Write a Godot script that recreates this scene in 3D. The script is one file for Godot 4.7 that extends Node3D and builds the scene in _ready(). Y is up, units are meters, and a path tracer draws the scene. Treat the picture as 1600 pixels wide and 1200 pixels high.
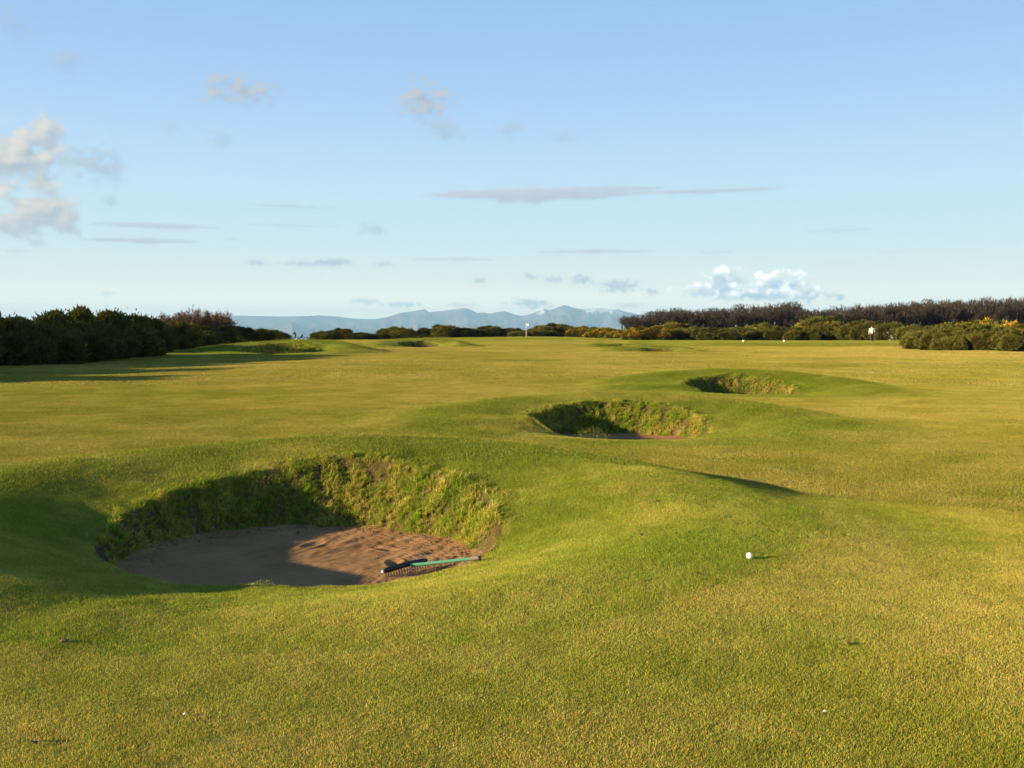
extends Node3D
# A links golf course on a low winter sun: pot bunkers, gorse, a bare wood and an island's hills across the sea.

const EYE := Vector3(0.0, 1.55, 0.0)
var rng := RandomNumberGenerator.new()
var swell := FastNoiseLite.new()
var blotch := FastNoiseLite.new()
var speck := FastNoiseLite.new()
var ridge_noise := FastNoiseLite.new()
var cloud_noise := FastNoiseLite.new()
var taken := {}
var M := {}

func _ready() -> void:
	rng.seed = 7
	setup_noise()
	camera_and_light()
	materials()
	setup_bunkers()
	build_ground()
	build_sand()
	build_sea()
	build_mountains()
	build_turf()
	build_face_grass()
	build_gorse()
	build_bare_wood()
	build_rake()
	build_ball()
	build_flag()
	build_tee_markers()
	build_people()
	build_litter()
	build_crumbs()

func setup_noise() -> void:
	var k := 0
	for n in [swell, blotch, speck, ridge_noise, cloud_noise]:
		n.noise_type = FastNoiseLite.TYPE_SIMPLEX_SMOOTH
		n.seed = 11 + k * 5
		n.fractal_type = FastNoiseLite.FRACTAL_FBM
		k += 1
	swell.frequency = 0.045; swell.fractal_octaves = 3
	blotch.frequency = 0.35; blotch.fractal_octaves = 4
	speck.frequency = 4.0; speck.fractal_octaves = 3
	ridge_noise.frequency = 1.0; ridge_noise.fractal_octaves = 5
	cloud_noise.frequency = 1.0; cloud_noise.fractal_octaves = 5

# ---------------------------------------------------------------- camera, sky, sun
func camera_and_light() -> void:
	var cam := Camera3D.new()
	cam.name = "camera"
	cam.fov = rad_to_deg(2.0 * atan(600.0 / 1500.0))
	cam.near = 0.05
	cam.far = 90000.0
	cam.position = EYE
	cam.rotation.x = -atan(77.0 / 1500.0)
	add_child(cam)
	cam.current = true
	var sun := DirectionalLight3D.new()
	sun.name = "sun"
	sun.light_color = Color(1.0, 0.875, 0.66)
	sun.light_energy = 1.6
	sun.light_angular_distance = 0.5
	sun.shadow_enabled = true
	sun.directional_shadow_max_distance = 300.0
	add_child(sun)
	var up := deg_to_rad(11.3)
	var away := deg_to_rad(18.0)
	var towards := Vector3(cos(up) * cos(away), -sin(up), -cos(up) * sin(away))
	sun.look_at_from_position(Vector3.ZERO, towards, Vector3.UP)
	var env := Environment.new()
	env.background_mode = Environment.BG_SKY
	env.sky = Sky.new()
	env.sky.sky_material = make_sky()
	env.background_energy_multiplier = 0.685
	env.tonemap_mode = Environment.TONE_MAPPER_LINEAR
	env.tonemap_exposure = 3.7
	env.ambient_light_source = Environment.AMBIENT_SOURCE_SKY
	env.sdfgi_enabled = true
	env.ssao_enabled = true
	env.ssil_enabled = true
	env.fog_enabled = true
	env.fog_density = 0.00005
	env.fog_light_color = Color(0.59, 0.795, 1.0)
	var w := WorldEnvironment.new()
	w.name = "environment"
	w.environment = env
	add_child(w)

# clear winter air: pale green-white low down, blue overhead, the same all round
func air(el: float) -> Color:
	var stops := [[0, 1.925, 1.677, 1.222], [1, 1.925, 1.677, 1.248], [2, 1.494, 1.393, 1.086], [3, 1.055, 1.086, 0.932], [4, 0.862, 0.988, 0.932], [5, 0.732, 0.915, 0.943], [7, 0.627, 0.841, 0.957], [9, 0.559, 0.792, 0.980], [11, 0.488, 0.727, 0.980], [13, 0.430, 0.660, 0.963], [16, 0.368, 0.593, 0.919], [19, 0.319, 0.548, 0.882], [35, 0.115, 0.27, 0.55], [60, 0.045, 0.12, 0.30], [90, 0.03, 0.085, 0.22]]
	for i in stops.size() - 1:
		var a = stops[i]
		var b = stops[i + 1]
		if el <= b[0]:
			var t: float = clampf((el - a[0]) / (b[0] - a[0]), 0.0, 1.0)
			return Color(lerpf(a[1], b[1], t), lerpf(a[2], b[2], t), lerpf(a[3], b[3], t))
	return Color(0.03, 0.085, 0.22)

const HELD := 0.4   # share of the sky's light that the picture holds; the background's energy makes up the rest

func held(c: Color) -> Color:
	return Color(c.r * HELD, c.g * HELD, c.b * HELD).linear_to_srgb()

func make_sky() -> PanoramaSkyMaterial:
	var W := 4096
	var H := 2048
	var im := Image.create(W, H, false, Image.FORMAT_RGB8)
	for y in H:
		var el := 90.0 - (y + 0.5) / H * 180.0
		im.fill_rect(Rect2i(0, y, W, 1), held(air(maxf(el, 0.0))))
	var more := CLOUDS.duplicate()
	var r := RandomNumberGenerator.new()
	r.seed = 5
	for k in 70:   # the same kinds of cloud carry on round the rest of the sky
		var az := r.randf_range(34.0, 326.0)
		var kind := r.randi_range(1, 3)
		if kind == 1:
			more.append([az, r.randf_range(4.0, 9.0), r.randf_range(3.0, 11.0), r.randf_range(0.2, 0.7), 1, r.randf_range(0.5, 0.9)])
		elif kind == 2:
			more.append([az, r.randf_range(8.0, 30.0), r.randf_range(1.5, 5.0), r.randf_range(1.0, 2.4), 2, r.randf_range(0.3, 0.8)])
		else:
			more.append([az, r.randf_range(1.5, 4.0), r.randf_range(0.8, 2.6), r.randf_range(0.3, 0.7), 3, r.randf_range(0.5, 0.8)])
	var n := 0
	for c in more:
		paint_cloud(im, c, n * 7.3)
		n += 1
	var m := PanoramaSkyMaterial.new()
	m.panorama = ImageTexture.create_from_image(im)
	return m

func held_cloud(tint: Color, el: float) -> Color:
	# clouds take on a share of the bright low air that they stand in
	var c := tint.srgb_to_linear()
	var low := lerpf(1.15, 1.0, smoothstep(0.5, 6.5, el))
	return Color(c.r * low * HELD, c.g * low * HELD, c.b * low * HELD)

func paint_cloud(im: Image, c: Array, off: float) -> void:
	var W := im.get_width()
	var H := im.get_height()
	var az: float = c[0]
	var el: float = c[1]
	var hw: float = c[2] * 0.5
	var hh: float = c[3] * 0.5
	var kind: int = c[4]
	var power: float = c[5]
	var per := W / 360.0
	var grow := 1.35
	var x0 := int(floor((az - hw * grow) * per))
	var x1 := int((az + hw * grow) * per) + 1
	var y0 := int((90.0 - el - hh * grow) * per)
	var y1 := int((90.0 - el + hh * grow) * per) + 1
	for y in range(maxi(y0, 0), mini(y1, H)):
		var e := 90.0 - (y + 0.5) / per
		if e < 0.15:
			continue
		for x in range(x0, x1):
			var a := (x + 0.5) / per
			var u := (a - az) / hw
			var v := (e - el) / hh
			var d := 0.0
			var tint := Color(0.70, 0.76, 0.83)
			if kind == 1:      # lens-shaped streak: smooth, with long tapering ends
				var line := 0.25 * cloud_noise.get_noise_2d(a * 0.5 + off, off)
				var thick := pow(maxf(0.0, 1.0 - absf(u)), 0.85) * (0.85 + 0.5 * cloud_noise.get_noise_2d(a * 0.8, off * 3.0))
				var s := (v - line) / maxf(thick, 0.001)
				d = clampf(1.25 - s * s * 1.1, 0.0, 1.0) * smoothstep(0.0, 0.25, 1.0 - absf(u))
				tint = Color(0.745, 0.785, 0.845).lerp(Color(0.84, 0.845, 0.87), smoothstep(-0.5, 0.9, v - u * 0.2))
				d *= 0.95
			else:
				var f := 1.0 if kind == 2 else (0.5 if kind == 0 else (1.0 if kind == 4 else 2.2))
				var n := cloud_noise.get_noise_2d(a * f + off, e * f * 1.5 - off)
				var n2 := cloud_noise.get_noise_2d(a * f * 2.7 - off, e * f * 3.4 + off)
				var body := 1.0 - sqrt(u * u + (v * v if kind != 4 else (v * v if v > 0.0 else v * v * 1.7)))
				d = body + n * 1.0 + n2 * 0.3
				var lit := clampf(0.5 + 0.8 * cloud_noise.get_noise_2d((a - 0.35) * f + off, (e + 0.25) * f * 1.5 - off) * -1.0 + n * 0.8 + v * 0.35 - u * 0.15, 0.0, 1.0)
				if kind == 0:
					d = smoothstep(-0.12, 0.55, d)
					tint = Color(0.69, 0.75, 0.81).lerp(Color(0.93, 0.90, 0.85), lit)
				elif kind == 4:
					d = smoothstep(-0.08, 0.4, d)
					tint = Color(0.66, 0.74, 0.83).lerp(Color(1.24, 1.20, 1.14), clampf(0.25 + n * 1.1 + v * 0.55 - u * 0.2, 0.0, 1.0))
				elif kind == 2:
					d = smoothstep(-0.05, 0.95, d)
					tint = Color(0.63, 0.72, 0.82).lerp(Color(0.80, 0.80, 0.80), clampf(lit * power * 1.3, 0.0, 1.0))
				else:
					d = smoothstep(-0.05, 0.55, d)
					tint = Color(0.60, 0.70, 0.80).lerp(Color(0.82, 0.84, 0.86), lit * 0.6)
			d *= power
			if d > 0.004:
				var xx := posmod(x, W)
				var behind := im.get_pixel(xx, y).srgb_to_linear()
				im.set_pixel(xx, y, behind.lerp(held_cloud(tint, e), d).linear_to_srgb())

# ---------------------------------------------------------------- helpers
func lin(r: float, g: float, b: float) -> Color:
	return Color(r, g, b).linear_to_srgb()

func numbered(called: String) -> String:
	var n: int = taken.get(called, 0)
	taken[called] = n + 1
	return called if n == 0 else "%s_%03d" % [called, n]

func tag(o: Node, label := "", category := "", group := "", kind := "") -> Node:
	if label: o.set_meta("label", label)
	if category: o.set_meta("category", category)
	if group: o.set_meta("group", group)
	if kind: o.set_meta("kind", kind)
	return o

func thing(called: String, at: Vector3, turn := 0.0) -> Node3D:
	var o := Node3D.new()
	o.name = numbered(called)
	add_child(o)
	o.position = at
	o.rotation.y = turn
	return o

func piece(called: String, mesh: Mesh, mat: Material, parent: Node) -> MeshInstance3D:
	var o := MeshInstance3D.new()
	o.name = called if parent != self else numbered(called)
	o.mesh = mesh
	o.material_override = mat
	parent.add_child(o, true)
	return o

class Soup:
	# collects triangles with their own normals and colours
	var v := PackedVector3Array()
	var n := PackedVector3Array()
	var c := PackedColorArray()
	func tri(a: Vector3, b: Vector3, d: Vector3, col: Color) -> void:
		var nn := (d - a).cross(b - a).normalized()
		v.append(a); v.append(b); v.append(d)
		for k in 3:
			n.append(nn); c.append(col)
	func quad(a: Vector3, b: Vector3, d: Vector3, e: Vector3, col: Color) -> void:
		tri(a, b, d, col)
		tri(a, d, e, col)
	func smooth_tri(a: Vector3, b: Vector3, d: Vector3, na: Vector3, nb: Vector3, nd: Vector3, col: Color) -> void:
		v.append(a); v.append(b); v.append(d)
		n.append(na); n.append(nb); n.append(nd)
		for k in 3: c.append(col)
	func tube(p: Vector3, q: Vector3, rp: float, rq: float, sides: int, col: Color, caps := false) -> void:
		var ax := (q - p).normalized()
		var s := ax.cross(Vector3.UP if absf(ax.y) < 0.9 else Vector3.RIGHT).normalized()
		var t := ax.cross(s)
		for k in sides:
			var a0 := TAU * k / sides
			var a1 := TAU * (k + 1) / sides
			var d0 := s * cos(a0) + t * sin(a0)
			var d1 := s * cos(a1) + t * sin(a1)
			smooth_tri(p + d0 * rp, q + d1 * rq, p + d1 * rp, d0, d1, d1, col)
			smooth_tri(p + d0 * rp, q + d0 * rq, q + d1 * rq, d0, d0, d1, col)
			if caps:
				smooth_tri(p, p + d0 * rp, p + d1 * rp, -ax, -ax, -ax, col)
				smooth_tri(q, q + d1 * rq, q + d0 * rq, ax, ax, ax, col)
	func mesh() -> ArrayMesh:
		var m := ArrayMesh.new()
		if v.is_empty():
			return m
		var a := []
		a.resize(Mesh.ARRAY_MAX)
		a[Mesh.ARRAY_VERTEX] = v
		a[Mesh.ARRAY_NORMAL] = n
		a[Mesh.ARRAY_COLOR] = c
		m.add_surface_from_arrays(Mesh.PRIMITIVE_TRIANGLES, a)
		return m

func plain(col: Color, rough := 0.8, spec := 0.5) -> StandardMaterial3D:
	var m := StandardMaterial3D.new()
	m.albedo_color = col
	m.roughness = rough
	m.metallic_specular = spec
	return m

func tinted(rough := 0.85, spec := 0.3, back := Color.BLACK) -> StandardMaterial3D:
	var m := plain(Color.WHITE, rough, spec)
	m.vertex_color_use_as_albedo = true
	m.cull_mode = BaseMaterial3D.CULL_DISABLED
	if back != Color.BLACK:
		m.backlight_enabled = true
		m.backlight = back
	return m

func noise_texture(freq: float, octaves: int, size: int, lo: Color, hi: Color, seed_: int) -> NoiseTexture2D:
	var t := NoiseTexture2D.new()
	t.width = size
	t.height = size
	t.seamless = true
	t.noise = FastNoiseLite.new()
	t.noise.seed = seed_
	t.noise.frequency = freq
	t.noise.fractal_octaves = octaves
	t.color_ramp = Gradient.new()
	t.color_ramp.set_color(0, lo)
	t.color_ramp.set_color(1, hi)
	return t

func materials() -> void:
	M.turf = tinted(0.95, 0.15)
	M.turf.albedo_texture = noise_texture(0.06, 5, 512, Color(0.72, 0.72, 0.70), Color(1, 1, 1), 3)
	M.turf.uv1_triplanar = true
	M.turf.uv1_world_triplanar = true
	M.turf.uv1_scale = Vector3.ONE * 2.3
	M.blade = tinted(0.7, 0.25, lin(0.5, 0.55, 0.2))
	M.gorse = tinted(0.8, 0.25, lin(0.25, 0.3, 0.1))
	M.flower = tinted(0.8, 0.2, lin(0.4, 0.35, 0.1))
	M.bark = tinted(0.9, 0.2)
	M.sand = tinted(0.95, 0.2)
	M.sand.albedo_texture = noise_texture(0.09, 5, 512, Color(0.78, 0.76, 0.74), Color(1, 1, 1), 8)
	M.sand.uv1_triplanar = true
	M.sand.uv1_world_triplanar = true
	M.sand.uv1_scale = Vector3.ONE * 1.7
	M.sand.heightmap_enabled = true
	M.sand.heightmap_texture = noise_texture(0.12, 4, 512, Color.BLACK, Color.WHITE, 21)
	M.sand.heightmap_scale = 0.5
	M.rock = tinted(0.95, 0.1)
	M.sea = plain(lin(0.02, 0.05, 0.10), 0.6, 0.18)

# ---------------------------------------------------------------- the lie of the land
# each row: bearing from the bunker's centre in degrees (0 right, 90 away, 180 left, 270 towards the photographer),
# sand radius, top of the face: radius and height, crest of the bank: radius and height, radius where the bank has run out
const POT := [
	[0.0, 1.38, 1.58, -0.20, 3.3, 0.16, 5.4],
	[22.0, 1.32, 1.72, 0.02, 3.1, 0.29, 5.0],
	[50.0, 1.25, 1.75, 0.22, 2.9, 0.38, 4.6],
	[90.0, 1.28, 1.90, 0.34, 2.9, 0.42, 4.8],
	[125.0, 1.38, 1.76, 0.19, 3.1, 0.33, 5.2],
	[145.0, 1.43, 1.68, 0.13, 3.2, 0.31, 5.4],
	[160.0, 1.45, 1.65, 0.06, 3.2, 0.29, 5.4],
	[178.0, 1.43, 1.62, -0.03, 3.1, 0.26, 5.2],
	[197.0, 1.38, 1.56, -0.12, 3.1, 0.28, 5.0],
	[214.0, 1.28, 1.42, -0.16, 3.1, 0.36, 5.0],
	[236.0, 1.22, 1.34, -0.18, 2.8, 0.14, 4.4],
	[252.0, 1.17, 1.29, -0.18, 2.6, 0.02, 4.0],
	[270.0, 1.14, 1.25, -0.17, 2.6, -0.02, 3.8],
	[315.0, 1.12, 1.32, -0.22, 2.8, 0.04, 4.6],
	[360.0, 1.38, 1.58, -0.20, 3.3, 0.16, 5.4],
]
# the further bunkers, with a plainer bank
const POT_PLAIN := [
	[0.0, 1.38, 1.58, -0.18, 3.2, 0.12, 5.2],
	[25.0, 1.32, 1.70, 0.04, 3.0, 0.28, 5.0],
	[55.0, 1.25, 1.75, 0.22, 2.9, 0.38, 4.7],
	[90.0, 1.28, 1.85, 0.31, 2.9, 0.42, 4.8],
	[125.0, 1.38, 1.75, 0.25, 3.0, 0.36, 5.2],
	[155.0, 1.43, 1.70, 0.14, 3.0, 0.26, 5.4],
	[180.0, 1.43, 1.65, 0.05, 2.9, 0.17, 5.2],
	[205.0, 1.35, 1.52, -0.05, 2.8, 0.10, 4.8],
	[235.0, 1.22, 1.36, -0.13, 2.7, 0.03, 4.4],
	[270.0, 1.14, 1.25, -0.15, 2.6, -0.02, 3.8],
	[315.0, 1.12, 1.32, -0.18, 2.8, 0.02, 4.6],
	[360.0, 1.38, 1.58, -0.18, 3.2, 0.12, 5.2],
]
var floor_depth := -0.30
# x, z, size, height of the banks, height of the face, raised rim on the left, how far the low lips sink
const BUNKERS := [
	[-1.70, -7.75, 1.0, 1.0, 1.0, 0.0, 1.0],
	[1.85, -16.4, 1.0, 0.95, 1.05, 0.14, 0.7],
	[6.40, -26.5, 1.05, 1.0, 1.1, 0.16, 0.6],
	[-16.0, -66.0, 1.55, 1.7, 2.0, 0.0, 0.4],
	[-8.0, -84.0, 1.15, 1.75, 3.0, 0.48, 0.5],
	[9.0, -77.5, 0.82, 0.8, 2.8, 0.24, 0.5],
	[9.9, -65.5, 0.84, 0.7, 2.8, 0.22, 0.5],
]
var pot_table := []     # POT and POT_PLAIN every 2 degrees

var plain_table := []

func setup_bunkers() -> void:
	pot_table = resampled(POT)
	plain_table = resampled(POT_PLAIN)

func resampled(given: Array) -> Array:
	var out := []
	for k in 181:
		var deg := k * 2.0
		var i := 0
		while i < given.size() - 2 and deg > given[i + 1][0]:
			i += 1
		var a = given[i]
		var b = given[i + 1]
		var t: float = (deg - a[0]) / (b[0] - a[0])
		t = lerpf(t, t * t * (3.0 - 2.0 * t), 0.6)
		var row := PackedFloat32Array()
		for j in range(1, 7):
			row.append(lerpf(a[j], b[j], t))
		out.append(row)
	return out

func outline(b: Array) -> Array:
	return pot_table if b[1] > -10.0 else plain_table

const RISE := [[0.0, 0.0], [15.0, 0.0], [25.0, 0.02], [40.0, 0.12], [64.0, 0.35], [80.0, 0.5], [110.0, 0.72], [140.0, 0.85], [170.0, 0.95], [205.0, 0.9]]

func base_height(x: float, z: float) -> float:
	var d := sqrt(x * x + z * z)
	var dz := maxf(d * 0.75, -z)
	var h := 0.9
	for i in RISE.size() - 1:
		if dz <= RISE[i + 1][0]:
			var t: float = (dz - RISE[i][0]) / (RISE[i + 1][0] - RISE[i][0])
			h = lerpf(RISE[i][1], RISE[i + 1][1], t)
			break
	if dz > 120.0:     # a little lower on the seaward side
		h -= 0.32 * smoothstep(120.0, 190.0, dz) * smoothstep(-0.05, -0.16, x / dz)
	var land := smoothstep(0.08, 0.16, x / maxf(d, 1.0)) * 120.0
	if d > 205.0 + land:
		h -= 14.0 * smoothstep(205.0 + land, 330.0 + land, d)
	h += swell.get_noise_2d(x, z) * 0.16 * smoothstep(9.0, 45.0, d) * (1.0 - smoothstep(150.0, 200.0, d))
	h += blotch.get_noise_2d(x * 0.6, z * 0.6) * 0.025
	# the flat tee on the right, a low platform with a short bank towards us
	if x > 14.0 and x < 62.0 and z < -84.0 and z > -126.0:
		var inside := smoothstep(16.0, 19.0, x) * smoothstep(60.0, 56.0, x) * smoothstep(-86.0, -91.5, z) * smoothstep(-126.0, -121.0, z)
		h = lerpf(h, 0.80, inside)
	# the putting green, gently domed
	var gx := (x - 3.5) / 13.0
	var gz := (z + 158.0) / 22.0
	h += 0.26 * exp(-(gx * gx + gz * gz) * 1.3)
	return h

# zone: x = kind (0 fairway, 1 bank round a bunker, 2 grassy face, 3 sand), y = height
func lie(x: float, z: float) -> Vector2:
	var h := base_height(x, z)
	var zone := 0.0
	for b in BUNKERS:
		var s: float = b[2]
		var dx: float = (x - b[0]) / s
		var dz: float = (b[1] - z) / s
		var rho2 := dx * dx + dz * dz
		if rho2 > 30.0:
			continue
		var rho := sqrt(rho2)
		var ang := rad_to_deg(atan2(dz, dx))
		if ang < 0.0:
			ang += 360.0
		var wob := speck.get_noise_2d(x * 0.35, z * 0.35) * 0.07
		var k := ang * 0.5
		var i := int(k)
		var t := k - i
		var table := outline(b)
		var ra: PackedFloat32Array = table[i]
		var rb: PackedFloat32Array = table[mini(i + 1, 180)]
		var rf := lerpf(ra[0], rb[0], t) + wob
		var rw := lerpf(ra[1], rb[1], t) + wob * 0.7
		var tt := lerpf(ra[2], rb[2], t)
		var rc := lerpf(ra[3], rb[3], t)
		var cc := lerpf(ra[4], rb[4], t)
		var ro := lerpf(ra[5], rb[5], t)
		var fl: float = floor_depth * b[4] - 0.05
		tt *= b[4] * b[6] if tt < 0.0 else b[3]
		cc *= b[3]
		if b[5] > 0.0:
			tt = lerpf(tt, maxf(tt, b[5]), smoothstep(100.0, 135.0, ang) * smoothstep(225.0, 190.0, ang))
			cc = maxf(cc, tt + 0.02)
		if rho >= ro:
			continue
		if rho < rf:
			h += fl
			zone = 3.0
		elif rho < rw:
			var q := (rho - rf) / (rw - rf)
			h += lerpf(fl, tt, 1.0 - pow(1.0 - q, 1.25) if q < 1.0 else 1.0)
			h += wall_lumps(x, z) * sin(q * PI)
			zone = 2.0
		elif rho < rc:
			var q := (rho - rw) / (rc - rw)
			h += lerpf(tt, cc, lerpf(sin(q * PI * 0.5), q * q * (3.0 - 2.0 * q), 0.45))
			zone = 1.0
		else:
			var q := (rho - rc) / (ro - rc)
			h += cc * (1.0 - q * q * (3.0 - 2.0 * q))
			zone = maxf(zone, 1.0 if q < 0.4 else 0.5)
	return Vector2(zone, h)

func wall_lumps(x: float, z: float) -> float:
	return speck.get_noise_2d(x * 1.1, z * 1.1) * 0.05

func height(x: float, z: float) -> float:
	return lie(x, z).y

func normal_at(x: float, z: float, e: float) -> Vector3:
	return Vector3(height(x - e, z) - height(x + e, z), 2.0 * e, height(x, z - e) - height(x, z + e)).normalized()

# colour of the sward: straw where the fairway has dried, greener on banks and tees
func sward(x: float, z: float, zone: float) -> Color:
	var straw := Color(0.440, 0.362, 0.100)
	var green := Color(0.262, 0.262, 0.037)
	var lush := Color(0.180, 0.248, 0.025)
	var d := sqrt(x * x + z * z)
	var n := blotch.get_noise_2d(x * 1.4, z * 1.4) * 0.7 + blotch.get_noise_2d(x * 0.16 + 40.0, z * 0.3) * 0.8 + speck.get_noise_2d(x * 0.55, z * 0.55) * 0.35 + speck.get_noise_2d(x * 2.2, z * 2.2) * 0.45
	var t := clampf(0.54 + n * 0.95, 0.0, 1.0)
	# dry rough ground on the right
	t = clampf(t + 0.45 * smoothstep(14.0, 26.0, x) * smoothstep(-40.0, -55.0, z) * smoothstep(-86.0, -80.0, z), 0.0, 1.0)
	var c := green.lerp(straw, t)
	if z < -86.0 and x > 14.0:
		c = c.lerp(lush, 0.55)
	if z < -120.0:
		c = c.lerp(lush, 0.5 * smoothstep(-118.0, -135.0, z))
	if zone >= 0.5:
		c = c.lerp(lush, clampf((zone - 0.2) * 0.95, 0.0, 0.8) * clampf(1.0 - n * 0.9, 0.25, 1.0))
	# the worn track that crosses the fairway
	var tx := 17.0 + (z + 48.0) * -0.28
	if z < -36.0 and z > -62.0:
		var off := absf(x - tx + blotch.get_noise_2d(z * 0.5, 3.0) * 0.5)
		c = c.lerp(Color(0.40, 0.32, 0.12), 0.7 * (1.0 - smoothstep(0.12, 0.3, off)))
	return c

func build_ground() -> void:
	var rows := PackedFloat32Array()
	var r := 0.4
	while r < 460.0:
		rows.append(r)
		r *= 1.06 if r < 2.8 else (1.0062 if r < 20.0 else (1.008 if r < 58.0 else (1.0026 if r < 92.0 else 1.03)))
	var cols := PackedFloat32Array()
	var a := -42.0
	while a < 42.0:
		cols.append(a)
		a += 0.17
	while a < 318.0:
		cols.append(a)
		a += 4.0
	var nc := cols.size()
	var vs := PackedVector3Array()
	var cs := PackedColorArray()
	var ix := PackedInt32Array()
	vs.append(Vector3(0, height(0, 0), 0))
	cs.append(sward(0, 0, 0) * 0.8)
	for rr in rows:
		for aa in cols:
			var x := rr * sin(deg_to_rad(aa))
			var z := -rr * cos(deg_to_rad(aa))
			var l := lie(x, z)
			vs.append(Vector3(x, l.y, z))
			var c := sward(x, z, l.x)
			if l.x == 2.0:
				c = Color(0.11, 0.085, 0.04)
			elif l.x == 3.0:
				c = Color(0.24, 0.16, 0.09)
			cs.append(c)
	for k in nc:
		ix.append(0); ix.append(1 + k); ix.append(1 + (k + 1) % nc)
	for i in rows.size() - 1:
		for k in nc:
			var p := 1 + i * nc + k
			var q := 1 + i * nc + (k + 1) % nc
			ix.append(p); ix.append(p + nc); ix.append(q)
			ix.append(q); ix.append(p + nc); ix.append(q + nc)
	var ns := PackedVector3Array()
	ns.resize(vs.size())
	for i in range(0, ix.size(), 3):
		var f := (vs[ix[i + 2]] - vs[ix[i]]).cross(vs[ix[i + 1]] - vs[ix[i]])
		ns[ix[i]] += f; ns[ix[i + 1]] += f; ns[ix[i + 2]] += f
	for i in ns.size():
		ns[i] = ns[i].normalized()
	var arr := []
	arr.resize(Mesh.ARRAY_MAX)
	arr[Mesh.ARRAY_VERTEX] = vs
	arr[Mesh.ARRAY_NORMAL] = ns
	arr[Mesh.ARRAY_COLOR] = cs
	arr[Mesh.ARRAY_INDEX] = ix
	var m := ArrayMesh.new()
	m.add_surface_from_arrays(Mesh.PRIMITIVE_TRIANGLES, arr)
	tag(piece("ground", m, M.turf, self), "rolling links turf of fairway and bunker banks", "", "", "structure")

func build_sand() -> void:
	for b in BUNKERS:
		var s: float = b[2]
		var near: bool = b == BUNKERS[0]
		var na := 420 if near else 60
		var nr := 130 if near else 14
		var vs := PackedVector3Array()
		var cs := PackedColorArray()
		var ix := PackedInt32Array()
		var st := SurfaceTool.new()
		st.begin(Mesh.PRIMITIVE_TRIANGLES)
		st.set_smooth_group(0)
		for i in nr + 1:
			for k in na:
				var ang := TAU * k / na
				var row: PackedFloat32Array = outline(b)[int(rad_to_deg(ang) * 0.5) % 180]
				var rr := (row[0] + 0.16) * s * i / nr
				var x: float = b[0] + cos(ang) * rr
				var z: float = b[1] - sin(ang) * rr
				var y := sand_height(b, x, z)
				var t := clampf(0.5 + blotch.get_noise_2d(x * 4.0, z * 4.0), 0.0, 1.0)
				st.set_color(Color(0.33, 0.192, 0.090).lerp(Color(0.42, 0.260, 0.128), t))
				st.add_vertex(Vector3(x, y, z))
		for i in nr:
			for k in na:
				var p := i * na + k
				var q2 := i * na + (k + 1) % na
				st.add_index(p); st.add_index(q2); st.add_index(p + na)
				st.add_index(q2); st.add_index(q2 + na); st.add_index(p + na)
		st.generate_normals()
		tag(piece("sand", st.commit(), M.sand, self), "", "", "", "structure")

func sand_height(b: Array, x: float, z: float) -> float:
	var q: float = Vector2(x - b[0], z - b[1]).length() / (1.45 * b[2])
	var y: float = base_height(x, z) + floor_depth * b[4] + 0.05 * q * q * q + blotch.get_noise_2d(x * 3.0, z * 3.0) * 0.016
	y += speck.get_noise_2d(x * 0.9 + z * 0.5, z * 0.4 - x * 0.1) * 0.014 + speck.get_noise_2d(x * 3.2, z * 3.2) * 0.007 * smoothstep(0.3, 0.9, q)
	# rake grooves, worn away in places, and a few old scuffed footprints
	var arc := sqrt(pow(x + 3.6, 2.0) + pow(z + 5.2, 2.0))
	y += sin(arc * 150.0 + blotch.get_noise_2d(x * 2.0, z * 2.0) * 5.0) * 0.0011 * smoothstep(-0.1, 0.25, blotch.get_noise_2d(x * 1.6 + 7.0, z * 1.6))
	for f in [[-2.1, -7.9, 0.3], [-1.75, -8.35, -0.4], [-1.1, -8.2, 0.9], [-2.6, -7.4, 1.2], [-0.95, -7.65, 0.2]]:
		var p: Vector2 = Vector2(x - f[0], z - f[1]).rotated(f[2])
		var e := pow(p.x / 0.055, 2.0) + pow(p.y / 0.13, 2.0)
		if e < 4.0:
			y += -0.013 * exp(-e) + 0.006 * exp(-pow(sqrt(e) - 1.4, 2.0) * 6.0)
	return y

func build_sea() -> void:
	var st := SurfaceTool.new()
	st.begin(Mesh.PRIMITIVE_TRIANGLES)
	var rings := [150.0, 300.0, 600.0, 1200.0, 2500.0, 5000.0, 7500.0, 10000.0, 12500.0, 15000.0, 20000.0, 25000.0, 32000.0]
	var na := 96
	for r in rings:
		for k in na:
			var a := TAU * k / na
			st.set_normal(Vector3.UP)
			st.add_vertex(Vector3(r * sin(a), -12.0 - r * r / 14860000.0, -r * cos(a)))
	for i in rings.size() - 1:
		for k in na:
			var p := i * na + k
			var q := i * na + (k + 1) % na
			st.add_index(p); st.add_index(p + na); st.add_index(q)
			st.add_index(q); st.add_index(p + na); st.add_index(q + na)
	tag(piece("sea", st.commit(), M.sea, self), "", "", "", "structure")

func ridge_at(az: float) -> float:
	for i in RIDGE.size() - 1:
		if az <= RIDGE[i + 1].x:
			return lerpf(RIDGE[i].y, RIDGE[i + 1].y, clampf((az - RIDGE[i].x) / (RIDGE[i + 1].x - RIDGE[i].x), 0.0, 1.0))
	return 175.0

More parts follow.
